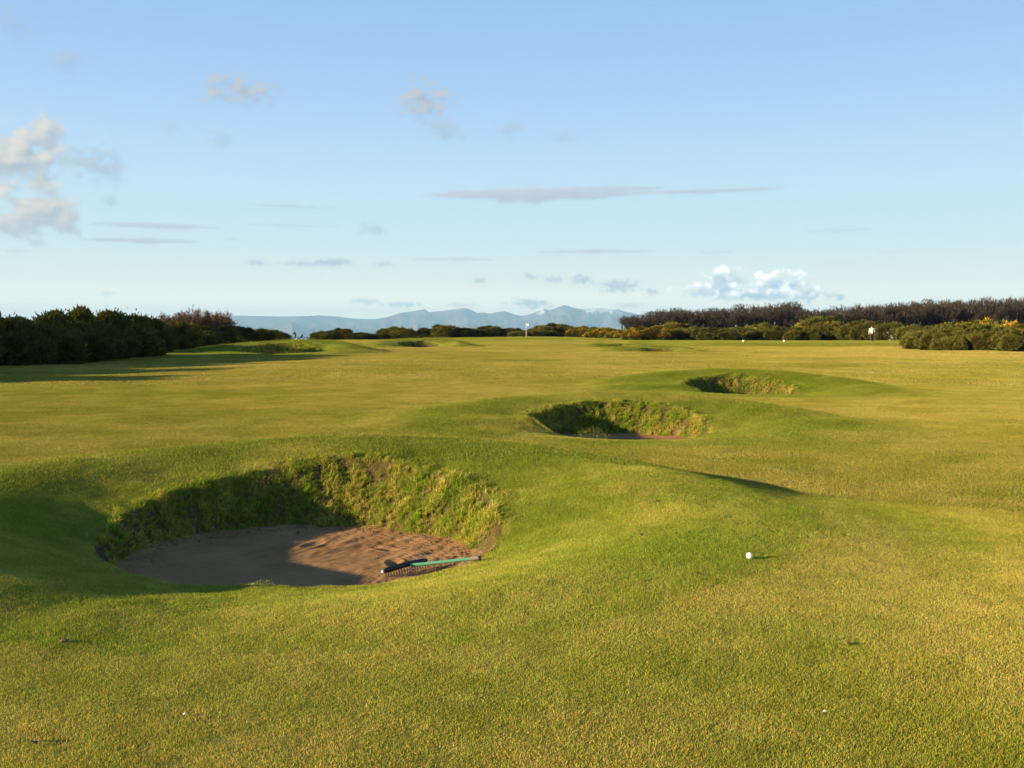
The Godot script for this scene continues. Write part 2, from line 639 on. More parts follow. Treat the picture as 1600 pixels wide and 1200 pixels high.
func build_mountains() -> void:
	var az0 := -36.0
	var step := 0.06
	var na := int(72.0 / step)
	var nd := 41
	var vs := PackedVector3Array()
	var cs := PackedColorArray()
	var ix := PackedInt32Array()
	for j in nd:
		var q := float(j) / (nd - 1)
		var D := lerpf(20500.0, 30500.0, q)
		for i in na:
			var az := az0 + i * step
			var x := tan(deg_to_rad(az)) * D
			var bend := ridge_noise.get_noise_1d(az * 0.35) * 1400.0
			var u := (D - 27000.0) / 4800.0 if D < 27000.0 else (27000.0 - D) / 3200.0
			var top := ridge_at(az + 1.5 * ridge_noise.get_noise_2d(x * 0.0003, D * 0.0005) * smoothstep(0.0, -0.4, u))
			var main := top * clampf(1.0 + u * (1.05 + 0.25 * ridge_noise.get_noise_1d(az * 0.9 + 50.0)), 0.0, 1.0)
			var spurs := 1.0 - absf(ridge_noise.get_noise_2d(x * 0.00033, D * 0.00020)) * 2.2
			main *= lerpf(1.0, 0.66 + 0.42 * spurs, smoothstep(-0.02, -0.35, u))
			var fore := (225.0 + 190.0 * ridge_noise.get_noise_1d(az * 0.28 + 9.0)) * exp(-pow((D - 22600.0 - bend) / 1300.0, 2.0))
			var cone := 560.0 * exp(-pow((az - 3.0) / 0.75, 2.0) - pow((D - 23500.0) / 900.0, 2.0))
			var h := maxf(maxf(main, fore), cone * 0.95)
			h += ridge_noise.get_noise_2d(x * 0.0012, D * 0.0012) * 45.0 * smoothstep(0.0, 300.0, h) * smoothstep(0.0, -0.2, u)
			h = (h - 12.0) * smoothstep(0.0, 0.06, q) - 60.0 * (1.0 - smoothstep(0.0, 0.06, q))
			vs.append(Vector3(x, h - D * D / 14860000.0, -D))
			var t := clampf(0.5 + ridge_noise.get_noise_2d(x * 0.0006, D * 0.0006), 0.0, 1.0)
			var c := Color(0.05, 0.045, 0.04).lerp(Color(0.12, 0.095, 0.065), t)
			var snow := smoothstep(640.0, 740.0, h + 160.0 * ridge_noise.get_noise_2d(x * 0.0035, D * 0.0035)) * (smoothstep(1.3, 1.6, az) * smoothstep(2.3, 2.0, az) + smoothstep(4.2, 4.6, az) * smoothstep(6.9, 6.3, az))
			cs.append(c.lerp(Color(0.82, 0.82, 0.84), snow))
	for j in nd - 1:
		for i in na - 1:
			var p := j * na + i
			ix.append(p); ix.append(p + na); ix.append(p + 1)
			ix.append(p + 1); ix.append(p + na); ix.append(p + na + 1)
	var ns := PackedVector3Array()
	ns.resize(vs.size())
	for i in range(0, ix.size(), 3):
		var f := (vs[ix[i + 2]] - vs[ix[i]]).cross(vs[ix[i + 1]] - vs[ix[i]])
		ns[ix[i]] += f; ns[ix[i + 1]] += f; ns[ix[i + 2]] += f
	for i in ns.size():
		ns[i] = ns[i].normalized()
	var arr := []
	arr.resize(Mesh.ARRAY_MAX)
	arr[Mesh.ARRAY_VERTEX] = vs
	arr[Mesh.ARRAY_NORMAL] = ns
	arr[Mesh.ARRAY_COLOR] = cs
	arr[Mesh.ARRAY_INDEX] = ix
	var m := ArrayMesh.new()
	m.add_surface_from_arrays(Mesh.PRIMITIVE_TRIANGLES, arr)
	tag(piece("mountains", m, M.rock, self), "hazy blue island mountains with snow on the tops", "", "", "structure")

# ---------------------------------------------------------------- grass
const FULL := 1.65   # vertex colours stop at 1, so blades carry their tint divided by this and the patch's own colour makes it up

func blade_patch(seed_: int, radius: float, count: int, tall: float, wide: float) -> ArrayMesh:
	var r := RandomNumberGenerator.new()
	r.seed = seed_
	var s := Soup.new()
	for i in count:
		var a := r.randf() * TAU
		var d := radius * sqrt(r.randf()) * (0.75 + 0.35 * r.randf())
		var p := Vector3(cos(a) * d, -0.1 * tall, sin(a) * d)
		var b := r.randf() * TAU
		var side := Vector3(cos(b), 0, sin(b)) * wide * r.randf_range(0.6, 1.2) * 0.5
		var h := tall * r.randf_range(0.45, 1.15)
		var lean := Vector3(r.randf_range(-1, 1), 0, r.randf_range(-1, 1)) * h * 0.75
		var pick := r.randf()
		var col := Color(0.80, 1.08, 0.75) if pick < 0.45 else (Color(1.28, 1.12, 1.3) if pick < 0.82 else Color(0.85, 0.66, 1.0))
		col = col * r.randf_range(0.75, 1.25) / FULL
		s.tri(p - side, p + lean + Vector3(0, h * 1.1, 0), p + side, col)
	return s.mesh()

func scatter(called: String, parent: Node, meshes: Array, spots: Array, mat: Material) -> void:
	# spots: [Transform3D, Color]; dealt out over the variants
	for k in meshes.size():
		var mine := []
		for i in range(k, spots.size(), meshes.size()):
			mine.append(spots[i])
		var mm := MultiMesh.new()
		mm.transform_format = MultiMesh.TRANSFORM_3D
		mm.use_colors = true
		mm.mesh = meshes[k]
		mm.instance_count = mine.size()
		for i in mine.size():
			mm.set_instance_transform(i, mine[i][0])
			mm.set_instance_color(i, mine[i][1])
		var o := MultiMeshInstance3D.new()
		o.name = called
		o.multimesh = mm
		o.material_override = mat
		o.set_meta("kind", "stuff")
		parent.add_child(o, true)

func turf_spots(near: float, far: float, gap: float, e: float, pale: float, r: RandomNumberGenerator) -> Array:
	var out := []
	var z := -far
	while z < -near * 0.78:
		var half := -z * 0.70 + 0.7
		var x := -half
		while x < half:
			var px := x + r.randf_range(-0.5, 0.5) * gap
			var pz := z + r.randf_range(-0.5, 0.5) * gap
			x += gap
			var d := sqrt(px * px + pz * pz)
			if d < near or d > far:
				continue
			var l := lie(px, pz)
			if l.x >= 2.0:
				continue
			var n := normal_at(px, pz, e)
			var turn := r.randf() * TAU
			var fx := Vector3(cos(turn), 0, sin(turn))
			fx = (fx - n * fx.dot(n)).normalized()
			var size := r.randf_range(0.85, 1.15)
			var rise := size * (1.25 if l.x == 1.0 else 1.0) * r.randf_range(0.8, 1.2)
			var c := sward(px, pz, l.x) * r.randf_range(0.86, 1.14) * FULL * pale
			out.append([Transform3D(Basis(fx * size, n * rise, fx.cross(n) * size), Vector3(px, l.y, pz)), c])
		z += gap
	return out

func build_turf() -> void:
	var r := RandomNumberGenerator.new()
	r.seed = 23
	var field := Node3D.new()
	field.name = "fairway_grass"
	add_child(field)
	tag(field, "short mown fairway grass, straw and green, all over the links", "grass", "", "stuff")
	var a := []
	var b := []
	var c := []
	for k in 4:
		a.append(blade_patch(100 + k, 0.085, 420, 0.011, 0.0025))
		b.append(blade_patch(120 + k, 0.27, 1000, 0.016, 0.0048))
		c.append(blade_patch(140 + k, 1.15, 1500, 0.03, 0.014))
	scatter("short_blades", field, a, turf_spots(2.2, 9.5, 0.075, 0.05, 1.14, r), M.blade)
	scatter("mid_blades", field, b, turf_spots(9.3, 32.0, 0.24, 0.12, 0.80, r), M.blade)
	scatter("far_blades", field, c, turf_spots(31.5, 205.0, 1.0, 0.5, 0.77, r), M.blade)

func tuft(seed_: int, blades: int, tall: float, wide: float, spread: float) -> ArrayMesh:
	var r := RandomNumberGenerator.new()
	r.seed = seed_
	var s := Soup.new()
	for i in blades:
		var p := Vector3(r.randf_range(-1, 1), 0, r.randf_range(-1, 1)) * spread
		var b := r.randf() * TAU
		var out := Vector3(cos(b), 0, sin(b))
		var side := Vector3(-out.z, 0, out.x) * wide * 0.5 * r.randf_range(0.7, 1.2)
		var h := tall * r.randf_range(0.5, 1.1)
		var mid := p + Vector3(0, h * 0.6, 0) + out * h * 0.22
		var tip := p + Vector3(0, h * r.randf_range(0.7, 0.95), 0) + out * h * r.randf_range(0.45, 0.8)
		var pick := r.randf()
		var col := Color(0.82, 1.05, 0.7) if pick < 0.6 else (Color(1.25, 1.08, 1.3) if pick < 0.9 else Color(0.9, 0.65, 1.0))
		col = col * r.randf_range(0.75, 1.25) / FULL
		s.quad(p - side, mid - side * 0.8, mid + side * 0.8, p + side, col)
		s.tri(mid - side * 0.8, tip, mid + side * 0.8, col)
	return s.mesh()

func build_face_grass() -> void:
	var r := RandomNumberGenerator.new()
	r.seed = 31
	var words := ["the nearest bunker, above the rake", "the second bunker, behind the nearest one", "the third bunker, right of centre", "the far left bunker below the golfers", "the small dark bunker left of the flag", "the further of the two small bunkers right of the flag", "the nearer of the two small bunkers right of the flag"]
	var count := [19000, 15000, 11000, 4500, 2500, 900, 900]
	var fine := []
	var coarse := []
	for k in 4:
		fine.append(tuft(200 + k, 12, 0.085, 0.0042, 0.016))
		coarse.append(tuft(210 + k, 12, 0.16, 0.012, 0.05))
	for i in BUNKERS.size():
		var b = BUNKERS[i]
		var s: float = b[2]
		var spots := []
		for n in count[i]:
			var ang := r.randf() * TAU
			var deg := rad_to_deg(ang)
			if deg > 195.0 or deg < 2.0:
				continue
			var row: PackedFloat32Array = outline(b)[int(deg * 0.5) % 180]
			var q := r.randf_range(-0.06, 1.22)
			var rho := lerpf(row[0], row[1], q) * s
			if q > 1.0:
				rho = (row[1] + (q - 1.0) * 0.9) * s
				if row[2] < 0.0 and r.randf() < 0.8:
					continue
			var x: float = b[0] + cos(ang) * rho
			var z: float = b[1] - sin(ang) * rho
			if row[1] - row[0] < 0.2 and r.randf() < 0.75:
				continue
			var bare := speck.get_noise_2d(x * 0.55 + 9.0, z * 0.55) + 0.30 * smoothstep(0.45, 1.0, q) - 0.25 * smoothstep(1.02, 1.1, q)
			if bare > 0.40 and r.randf() < 0.85:
				continue
			var nrm := normal_at(x, z, 0.05)
			var up := (nrm * 0.8 + Vector3.UP * 0.5).normalized()
			var turn := r.randf() * TAU
			var fx := Vector3(cos(turn), 0, sin(turn))
			fx = (fx - up * fx.dot(up)).normalized()
			var low := smoothstep(0.08, -0.02, q) + smoothstep(1.0, 1.2, q)
			var size := r.randf_range(0.55, 1.1) * (1.0 + 0.6 * speck.get_noise_2d(x * 0.9 + 5.0, z * 0.9)) * smoothstep(2.0, 22.0, deg) * lerpf(1.0, 0.5, clampf(low, 0.0, 1.0))
			size = maxf(size, 0.25) * (0.85 if i == 0 else (0.95 if i < 3 else (1.3 if i == 3 else 0.8)))
			var t := clampf(0.36 + speck.get_noise_2d(x * 0.8, z * 0.8) * 1.1 + blotch.get_noise_2d(x * 2.0, z * 2.0) * 0.4, 0.0, 1.0)
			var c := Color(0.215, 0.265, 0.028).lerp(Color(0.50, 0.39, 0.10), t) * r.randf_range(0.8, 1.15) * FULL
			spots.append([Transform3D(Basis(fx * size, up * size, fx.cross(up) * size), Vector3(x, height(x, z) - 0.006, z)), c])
		var holder := Node3D.new()
		holder.name = numbered("bunker_face_grass")
		add_child(holder)
		tag(holder, "shaggy long grass on the steep face of " + words[i], "grass", "", "stuff")
		scatter("tufts", holder, coarse if i == 3 else fine, spots, M.blade)

# ---------------------------------------------------------------- gorse
func gorse_kind(seed_: int, bloom: float, pale: float) -> Array:
	# a bush about 2 across and 1 tall: lobes clad in spiny shoots; returns [foliage, flowers, stems]
	var r := RandomNumberGenerator.new()
	r.seed = seed_
	var lobes := []
	for i in 30:
		var a := r.randf() * TAU
		var d := sqrt(r.randf()) * 0.8
		var top := (1.0 - 0.62 * d * d) * r.randf_range(0.62, 1.0)
		var rad := r.randf_range(0.11, 0.27)
		lobes.append([Vector3(cos(a) * d, maxf(0.1, top - rad), sin(a) * d), rad])
		if i % 2 == 0:
			lobes.append([Vector3(cos(a) * d * 1.08, rad * 0.5 + r.randf_range(0.0, 0.2), sin(a) * d * 1.08), rad * r.randf_range(0.8, 1.3)])
	var leaf := Soup.new()
	var bloomed := Soup.new()
	var stems := Soup.new()
	for l in lobes:
		var foot := Vector3(l[0].x * 0.25, 0, l[0].z * 0.25)
		stems.tube(foot, l[0], 0.025, 0.012, 4, Color(0.07, 0.05, 0.03))
		var flowery := bloom * r.randf_range(-0.5, 1.6)
		var tone := r.randf_range(0.75, 1.3)
		var n := int(1500.0 * l[1] * l[1] / 0.04) + 40
		for i in n:
			var v := Vector3(r.randfn(), r.randfn() * 0.9 + 0.15, r.randfn()).normalized()
			var p: Vector3 = l[0] + v * l[1] * (r.randf_range(0.70, 1.06) + 0.25 * absf(r.randfn()) * float(r.randf() < 0.12))
			if p.y < 0.0:
				continue
			var hidden := false
			for o in lobes:
				if o != l and p.distance_squared_to(o[0]) < o[1] * o[1] * 0.6:
					hidden = true
					break
			if hidden:
				continue
			var dir := (v + Vector3(0, 0.45, 0) + Vector3(r.randfn(), r.randfn(), r.randfn()) * 0.35).normalized()
			var length := r.randf_range(0.03, 0.07) * (1.7 if r.randf() < 0.12 else 1.0)
			var sd := dir.cross(Vector3(r.randfn(), r.randfn(), r.randfn())).normalized() * length * 0.26
			var other := dir.cross(sd).normalized() * length * 0.26
			if flowery > 0.25 and v.y > -0.2 and r.randf() < flowery * 0.42:
				var fc := Color(0.55, 0.36, 0.035) * r.randf_range(0.6, 1.15)
				bloomed.tri(p - sd, p + dir * length * 0.8, p + sd, fc)
				bloomed.tri(p - other, p + dir * length * 0.8, p + other, fc)
			else:
				var g := Color(0.085, 0.095, 0.022).lerp(Color(0.18, 0.18, 0.04), pale * r.randf_range(0.3, 1.0)) * tone * r.randf_range(0.7, 1.3)
				if r.randf() < 0.12:
					g = Color(0.13, 0.085, 0.035) * r.randf_range(0.6, 1.1)
				leaf.tri(p - sd, p + dir * length, p + sd, g)
				leaf.tri(p - other, p + dir * length, p + other, g)
	return [leaf.mesh(), bloomed.mesh(), stems.mesh()]

var kinds := []

func gorse_bush(x: float, z: float, wide: float, tall: float, kind: int, label: String, group: String) -> void:
	var o := thing("gorse_bush", Vector3(x, height(x, z) - 0.06, z), rng.randf() * TAU)
	o.scale = Vector3(wide * 0.56, tall * 1.04, wide * 0.56 * rng.randf_range(0.85, 1.1))
	var k = kinds[kind]
	piece("foliage", k[0], M.gorse, o)
	if k[1].get_surface_count():
		tag(piece("flowers", k[1], M.flower, o), "", "", "", "stuff")
	piece("stems", k[2], M.bark, o)
	tag(o, label, "bush", group)

const NTH := ["first", "second", "third", "fourth", "fifth", "sixth", "seventh", "eighth", "ninth", "tenth", "eleventh", "twelfth", "thirteenth", "fourteenth", "fifteenth", "sixteenth", "seventeenth", "eighteenth", "nineteenth", "twentieth"]

func nth(n: int) -> String:
	if n < 20: return NTH[n]
	return "twenty-" + NTH[n - 20] if n < 29 else "%dth" % (n + 1)

func by_bearing(a: Array, b: Array) -> bool:
	return a[0] / -a[1] < b[0] / -b[1]

func build_gorse() -> void:
	kinds = [gorse_kind(301, 0.0, 0.3), gorse_kind(302, 0.12, 0.35), gorse_kind(303, 0.1, 0.7), gorse_kind(304, 0.2, 0.2), gorse_kind(305, 0.5, 0.8), gorse_kind(306, 0.45, 0.55), gorse_kind(307, 1.15, 0.7)]
	var look := ["dark green gorse bush", "dark gorse with scattered yellow flowers", "pale olive gorse bush", "dark dense gorse bush", "olive gorse with yellow flower clusters", "brownish gorse bush dotted with yellow", "gorse thick with golden flowers"]
	LEFT.sort_custom(by_bearing)
	for i in LEFT.size():
		var b = LEFT[i]
		gorse_bush(b[0], b[1], b[2] * 1.15, b[3], b[4], "shadowed %s, %s from left, left thicket" % [look[b[4]], nth(i)], "shadowed gorse thicket on the left")
	GREENROW.sort_custom(by_bearing)
	for i in GREENROW.size():
		var b = GREENROW[i]
		gorse_bush(b[0], b[1], b[2] * 1.12, b[3], b[4], "%s, %s from left in the row behind the flag" % [look[b[4]], nth(i)], "gorse row behind the green")
	RIGHTROW.sort_custom(by_bearing)
	for i in RIGHTROW.size():
		var b = RIGHTROW[i]
		gorse_bush(b[0], b[1], b[2] * 1.12, b[3], b[4], "%s, %s from left, row below bare wood" % [look[b[4]], nth(i)], "gorse row below the bare wood")
	RIGHTNEAR.sort_custom(by_bearing)
	for i in RIGHTNEAR.size():
		var b = RIGHTNEAR[i]
		gorse_bush(b[0], b[1], b[2] * 1.15, b[3], b[4], "sunlit %s, %s from left, near right clump" % [look[b[4]], nth(i)], "near gorse clump on the right")
	# tall gorse and thorn further left, whose long shadows cross the fairway
	for i in OFFLEFT.size():
		var b = OFFLEFT[i]
		gorse_bush(b[0], b[1], b[2], b[3], b[4], "tall %s outside the left edge, %s nearest" % [look[b[4]], nth(i)], "tall gorse off to the left")

# ---------------------------------------------------------------- bare trees and twiggy shrubs
func bare_kind(seed_: int, stems: int, spread: float, twig: Color, wide: float, rise: float) -> Array:
	# one unit tall; returns [trunk, twigs]
	var r := RandomNumberGenerator.new()
	r.seed = seed_
	var wood := Soup.new()
	var fine := Soup.new()
	var work := []
	for i in stems:
		var a := TAU * (i + r.randf() * 0.6) / stems
		var lean := Vector3(cos(a), 0, sin(a)) * r.randf_range(0.1, 0.5) * spread
		work.append([lean * 0.06, (Vector3.UP + lean).normalized(), r.randf_range(0.17, 0.30), 0.014, 0])
	while work.size():
		var w = work.pop_back()
		var p: Vector3 = w[0]
		var dir: Vector3 = w[1]
		var length: float = w[2]
		var rad: float = w[3]
		var level: int = w[4]
		var q := p + dir * length
		if level < 2:
			var mid := (p + q) * 0.5 + Vector3(r.randfn(), 0, r.randfn()) * length * 0.05
			wood.tube(p, mid, rad, rad * 0.85, 5, twig * 0.9)
			wood.tube(mid, q, rad * 0.85, rad * 0.65, 5, twig * 0.9)
		else:
			var side := dir.cross(Vector3(r.randfn(), r.randfn(), r.randfn())).normalized() * maxf(rad, wide) * 0.5
			var cross_ := dir.cross(side).normalized() * side.length()
			var c := twig * r.randf_range(0.7, 1.3)
			if level >= 4:
				fine.tri(p - side, q, p + side, c)
			else:
				fine.quad(p - side, q - side * 0.6, q + side * 0.6, p + side, c)
				fine.quad(p - cross_, q - cross_ * 0.6, q + cross_ * 0.6, p + cross_, c)
		if level >= 5:
			continue
		var kids := 3 if level < 2 else (3 if r.randf() < 0.4 else 4)
		for i in kids:
			var bend := Vector3(r.randfn(), r.randfn() * 0.4, r.randfn()) * (0.42 if level < 3 else 0.5) * clampf(spread, 0.7, 1.3)
			var nd := (dir + bend + Vector3(0, 0.3 if level < 3 else rise, 0)).normalized()
			var from := p.lerp(q, r.randf_range(0.55, 1.0)) if i > 0 else q
			work.append([from, nd, length * r.randf_range(0.55, 0.82), rad * 0.6, level + 1])
	return [fit(wood), fit(fine)]

func fit(s: Soup) -> ArrayMesh:
	return s.mesh()

func build_bare_wood() -> void:
	var bark := Color(0.046, 0.038, 0.034)
	var trees := []
	for k in 4:
		trees.append(bare_kind(400 + k, 6 + k % 2, 0.6, bark, 0.0038, 1.0))
	var brush := []
	for k in 2:
		brush.append(bare_kind(420 + k, 22, 1.1, Color(0.125, 0.075, 0.048), 0.0065, 0.6))
	BELT.sort_custom(by_bearing)
	for i in BELT.size():
		var b = BELT[i]
		var k = trees[b[4]]
		var box: AABB = k[1].get_aabb()
		var o := thing("bare_tree", Vector3(b[0], height(b[0], b[1]) - 0.1, b[1]), rng.randf() * TAU)
		var tall: float = b[3] * 1.06 / (box.position.y + box.size.y)
		var w: float = b[2] * 1.25 / maxf(box.size.x, box.size.z)
		o.scale = Vector3(w, tall, w)
		piece("trunk", k[0], M.bark, o)
		piece("crown", k[1], M.bark, o)
		tag(o, "leafless dark grey-brown tree, %s from the left in the bare wood" % nth(i), "tree", "trees of the bare wood")
	var place := ["left", "tallest, middle", "right"]
	for i in SHRUB.size():
		var b = SHRUB[i]
		var k = brush[i % 2]
		var box: AABB = k[1].get_aabb()
		var o := thing("bare_shrub", Vector3(b[0], height(b[0], b[1]) - 0.1, b[1]), rng.randf() * TAU)
		var tall: float = b[3] * 1.03 / (box.position.y + box.size.y)
		var w: float = b[2] * 1.15 / maxf(box.size.x, box.size.z)
		o.scale = Vector3(w, tall, w)
		piece("stems", k[0], M.bark, o)
		piece("twigs", k[1], M.bark, o)
		tag(o, "leafless reddish-brown twiggy shrub above the left thicket, %s one of three" % place[i], "shrub", "reddish twiggy shrubs")

# ---------------------------------------------------------------- the rake in the bunker
func build_rake() -> void:
	var black := plain(lin(0.012, 0.012, 0.014), 0.45)
	var green := plain(lin(0.09, 0.30, 0.20), 0.4)
	var worn := plain(lin(0.22, 0.21, 0.20), 0.7)
	var white := plain(lin(0.7, 0.68, 0.62), 0.5)
	var a := Vector3(-0.97, 0, -7.12)
	var b := Vector3(-0.66, 0, -7.46)
	var sand_y := base_height(-0.8, -7.3) + floor_depth
	a.y = sand_y + 0.066
	b.y = sand_y + 0.072
	var along := (b - a).normalized()
	var o := thing("bunker_rake", Vector3((a.x + b.x) * 0.5, sand_y, (a.z + b.z) * 0.5))
	tag(o, "black-headed bunker rake with green handle lying in the nearest bunker", "rake")
	var base := o.position
	var out := along.cross(Vector3.UP).normalized()   # towards the photographer
	if out.z < 0.0: out = -out
	# head: a rounded, slightly arched bar
	var s := Soup.new()
	var ring := []
	var steps := 16
	for i in steps + 1:
		var t := float(i) / steps
		var p := a.lerp(b, t) - base + Vector3(0, 0.008 * sin(t * PI), 0)
		var end := sqrt(maxf(0.0, 1.0 - pow(absf(t * 2.0 - 1.0), 10.0))) * 0.9 + 0.1
		var loop := []
		for k in 12:
			var q := TAU * k / 12
			loop.append([p + out * cos(q) * 0.015 * end + Vector3(0, sin(q) * 0.022 * end, 0), (out * cos(q) + Vector3(0, sin(q), 0)).normalized()])
		ring.append(loop)
	for i in steps:
		for k in 12:
			var k2 := (k + 1) % 12
			s.smooth_tri(ring[i][k][0], ring[i + 1][k2][0], ring[i + 1][k][0], ring[i][k][1], ring[i + 1][k2][1], ring[i + 1][k][1], Color.WHITE)
			s.smooth_tri(ring[i][k][0], ring[i][k2][0], ring[i + 1][k2][0], ring[i][k][1], ring[i][k2][1], ring[i + 1][k2][1], Color.WHITE)
	piece("head", s.mesh(), black, o)
	for i in 17:
		var t := (i + 0.7) / 17.4
		var p := a.lerp(b, t) - base + out * 0.010 + Vector3(0, -0.016, 0)
		var c := Soup.new()
		c.tube(p, p + Vector3(0, -0.048, 0) + out * 0.012, 0.0052, 0.0034, 6, Color.WHITE, true)
		piece("tooth", c.mesh(), black, o)
	var cap := Soup.new()
	cap.tube(a - base - along * 0.006, a - base + along * 0.004, 0.009, 0.012, 10, Color.WHITE, true)
	piece("end_plug", cap.mesh(), white, o)
	# handle: socket at the middle of the head, green tube, worn sleeve, black end
	var h0 := a.lerp(b, 0.56) + out * 0.02 - base
	var tip := Vector3(-0.235, 0, -7.28)
	tip.y = height(tip.x, tip.z) + 0.028
	var h1 := tip - base
	var d := (h1 - h0)
	var parts := [[0.0, 0.12, 0.015, 0.0135, "socket", green], [0.12, 0.84, 0.0135, 0.0135, "handle", green], [0.84, 0.96, 0.0155, 0.0155, "sleeve", worn], [0.96, 1.0, 0.018, 0.018, "end_cap", black]]
	for q in parts:
		var m := Soup.new()
		m.tube(h0 + d * q[0], h0 + d * q[1], q[2], q[3], 12, Color.WHITE, true)
		piece(q[4], m.mesh(), q[5], o)

# ---------------------------------------------------------------- ball, flag, markers
func build_ball() -> void:
	# a dimpled sphere
	var n := 96
	var st := SurfaceTool.new()
	st.begin(Mesh.PRIMITIVE_TRIANGLES)
	st.set_smooth_group(0)
	var dim := []
	for i in 332:
		var y := 1.0 - 2.0 * (i + 0.5) / 332.0
		var a := i * 2.399963
		dim.append(Vector3(cos(a) * sqrt(1.0 - y * y), y, sin(a) * sqrt(1.0 - y * y)))
	for i in n + 1:
		for k in 2 * n:
			var th := PI * i / n
			var ph := TAU * k / (2 * n)
			var v := Vector3(sin(th) * cos(ph), cos(th), sin(th) * sin(ph))
			var rad := 0.02135
			var at := int((1.0 - v.y) * 0.5 * 332.0)
			for j in range(maxi(0, at - 24), mini(332, at + 25)):
				var q := v.distance_to(dim[j]) / 0.088
				if q < 1.0:
					rad -= 0.00028 * (1.0 - q * q)
			st.add_vertex(v * rad)
	for i in n:
		for k in 2 * n:
			var p := i * 2 * n + k
			var q := i * 2 * n + (k + 1) % (2 * n)
			st.add_index(p); st.add_index(q); st.add_index(p + 2 * n)
			st.add_index(q); st.add_index(q + 2 * n); st.add_index(p + 2 * n)
	st.generate_normals()
	var m := plain(lin(0.83, 0.83, 0.81), 0.25)
	m.clearcoat_enabled = true
	m.clearcoat = 0.6
	var x := 1.56
	var z := -6.24
	var o := piece("golf_ball", st.commit(), m, self)
	o.position = Vector3(x, height(x, z) + 0.0245, z)
	tag(o, "white golf ball on the turf right of the nearest bunker", "golf ball")

func build_flag() -> void:
	var x := 2.55
	var z := -171.0
	var y := height(x, z)
	var o := thing("flagstick", Vector3(x, y, z))
	tag(o, "white flagstick with a small limp white flag on the distant green", "flag")
	var s := Soup.new()
	s.tube(Vector3(0, -0.1, 0), Vector3(-0.05, 2.5, 0), 0.035, 0.025, 8, Color.WHITE, true)
	piece("pole", s.mesh(), plain(lin(0.75, 0.72, 0.62), 0.5), o)
	var f := Soup.new()
	for i in 8:
		for j in 4:
			var pts := []
			for c in [[0, 0], [1, 0], [1, 1], [0, 1]]:
				var u: float = (i + c[0]) / 8.0
				var v: float = (j + c[1]) / 4.0
				pts.append(Vector3(-0.05 + u * 0.42, 2.48 - v * 0.42 - u * u * 0.16, sin(u * 7.0 + v) * 0.06 * u))
			f.quad(pts[0], pts[1], pts[2], pts[3], Color.WHITE)
	var cloth := plain(lin(0.78, 0.75, 0.66), 0.8)
	cloth.cull_mode = BaseMaterial3D.CULL_DISABLED
	piece("flag", f.mesh(), cloth, o)

func lathe(profile: Array, sides: int) -> ArrayMesh:
	var s := Soup.new()
	for i in profile.size() - 1:
		s.tube(Vector3(0, profile[i][1], 0), Vector3(0, profile[i + 1][1], 0), profile[i][0], profile[i + 1][0], sides, Color.WHITE)
	return s.mesh()

func build_tee_markers() -> void:
	var white := plain(lin(0.85, 0.84, 0.80), 0.4)
	var ball := []
	for i in 13:
		var a := PI * i / 12.0
		ball.append([sin(a) * 0.13 + 0.0001, 0.13 - cos(a) * 0.12])
	var spots := [[24.2, -100.5, 1.0, "white ball-shaped tee marker on the right tee, the left of two"], [28.6, -101.0, 1.0, "white ball-shaped tee marker on the right tee, nearer the walking golfer"],
		[-42.4, -189.0, 1.25, "white tee marker on the far left tee, at the dark golfer's feet"], [-41.4, -189.0, 1.05, "white tee marker on the far left tee, middle of three"], [-40.5, -188.5, 0.9, "white tee marker on the far left tee, rightmost of three"]]
	for s in spots:
		var o := thing("tee_marker", Vector3(s[0], height(s[0], s[1]) + 0.01, s[1]))
		o.scale = Vector3.ONE * s[2] * 0.8
		tag(o, s[3], "tee marker", "white tee markers")
		piece("ball", lathe(ball, 16), white, o)
		var spike := Soup.new()
		spike.tube(Vector3(0, -0.1, 0), Vector3(0, 0.03, 0), 0.01, 0.02, 8, Color.WHITE)
		piece("spike", spike.mesh(), plain(lin(0.3, 0.3, 0.3), 0.4), o)

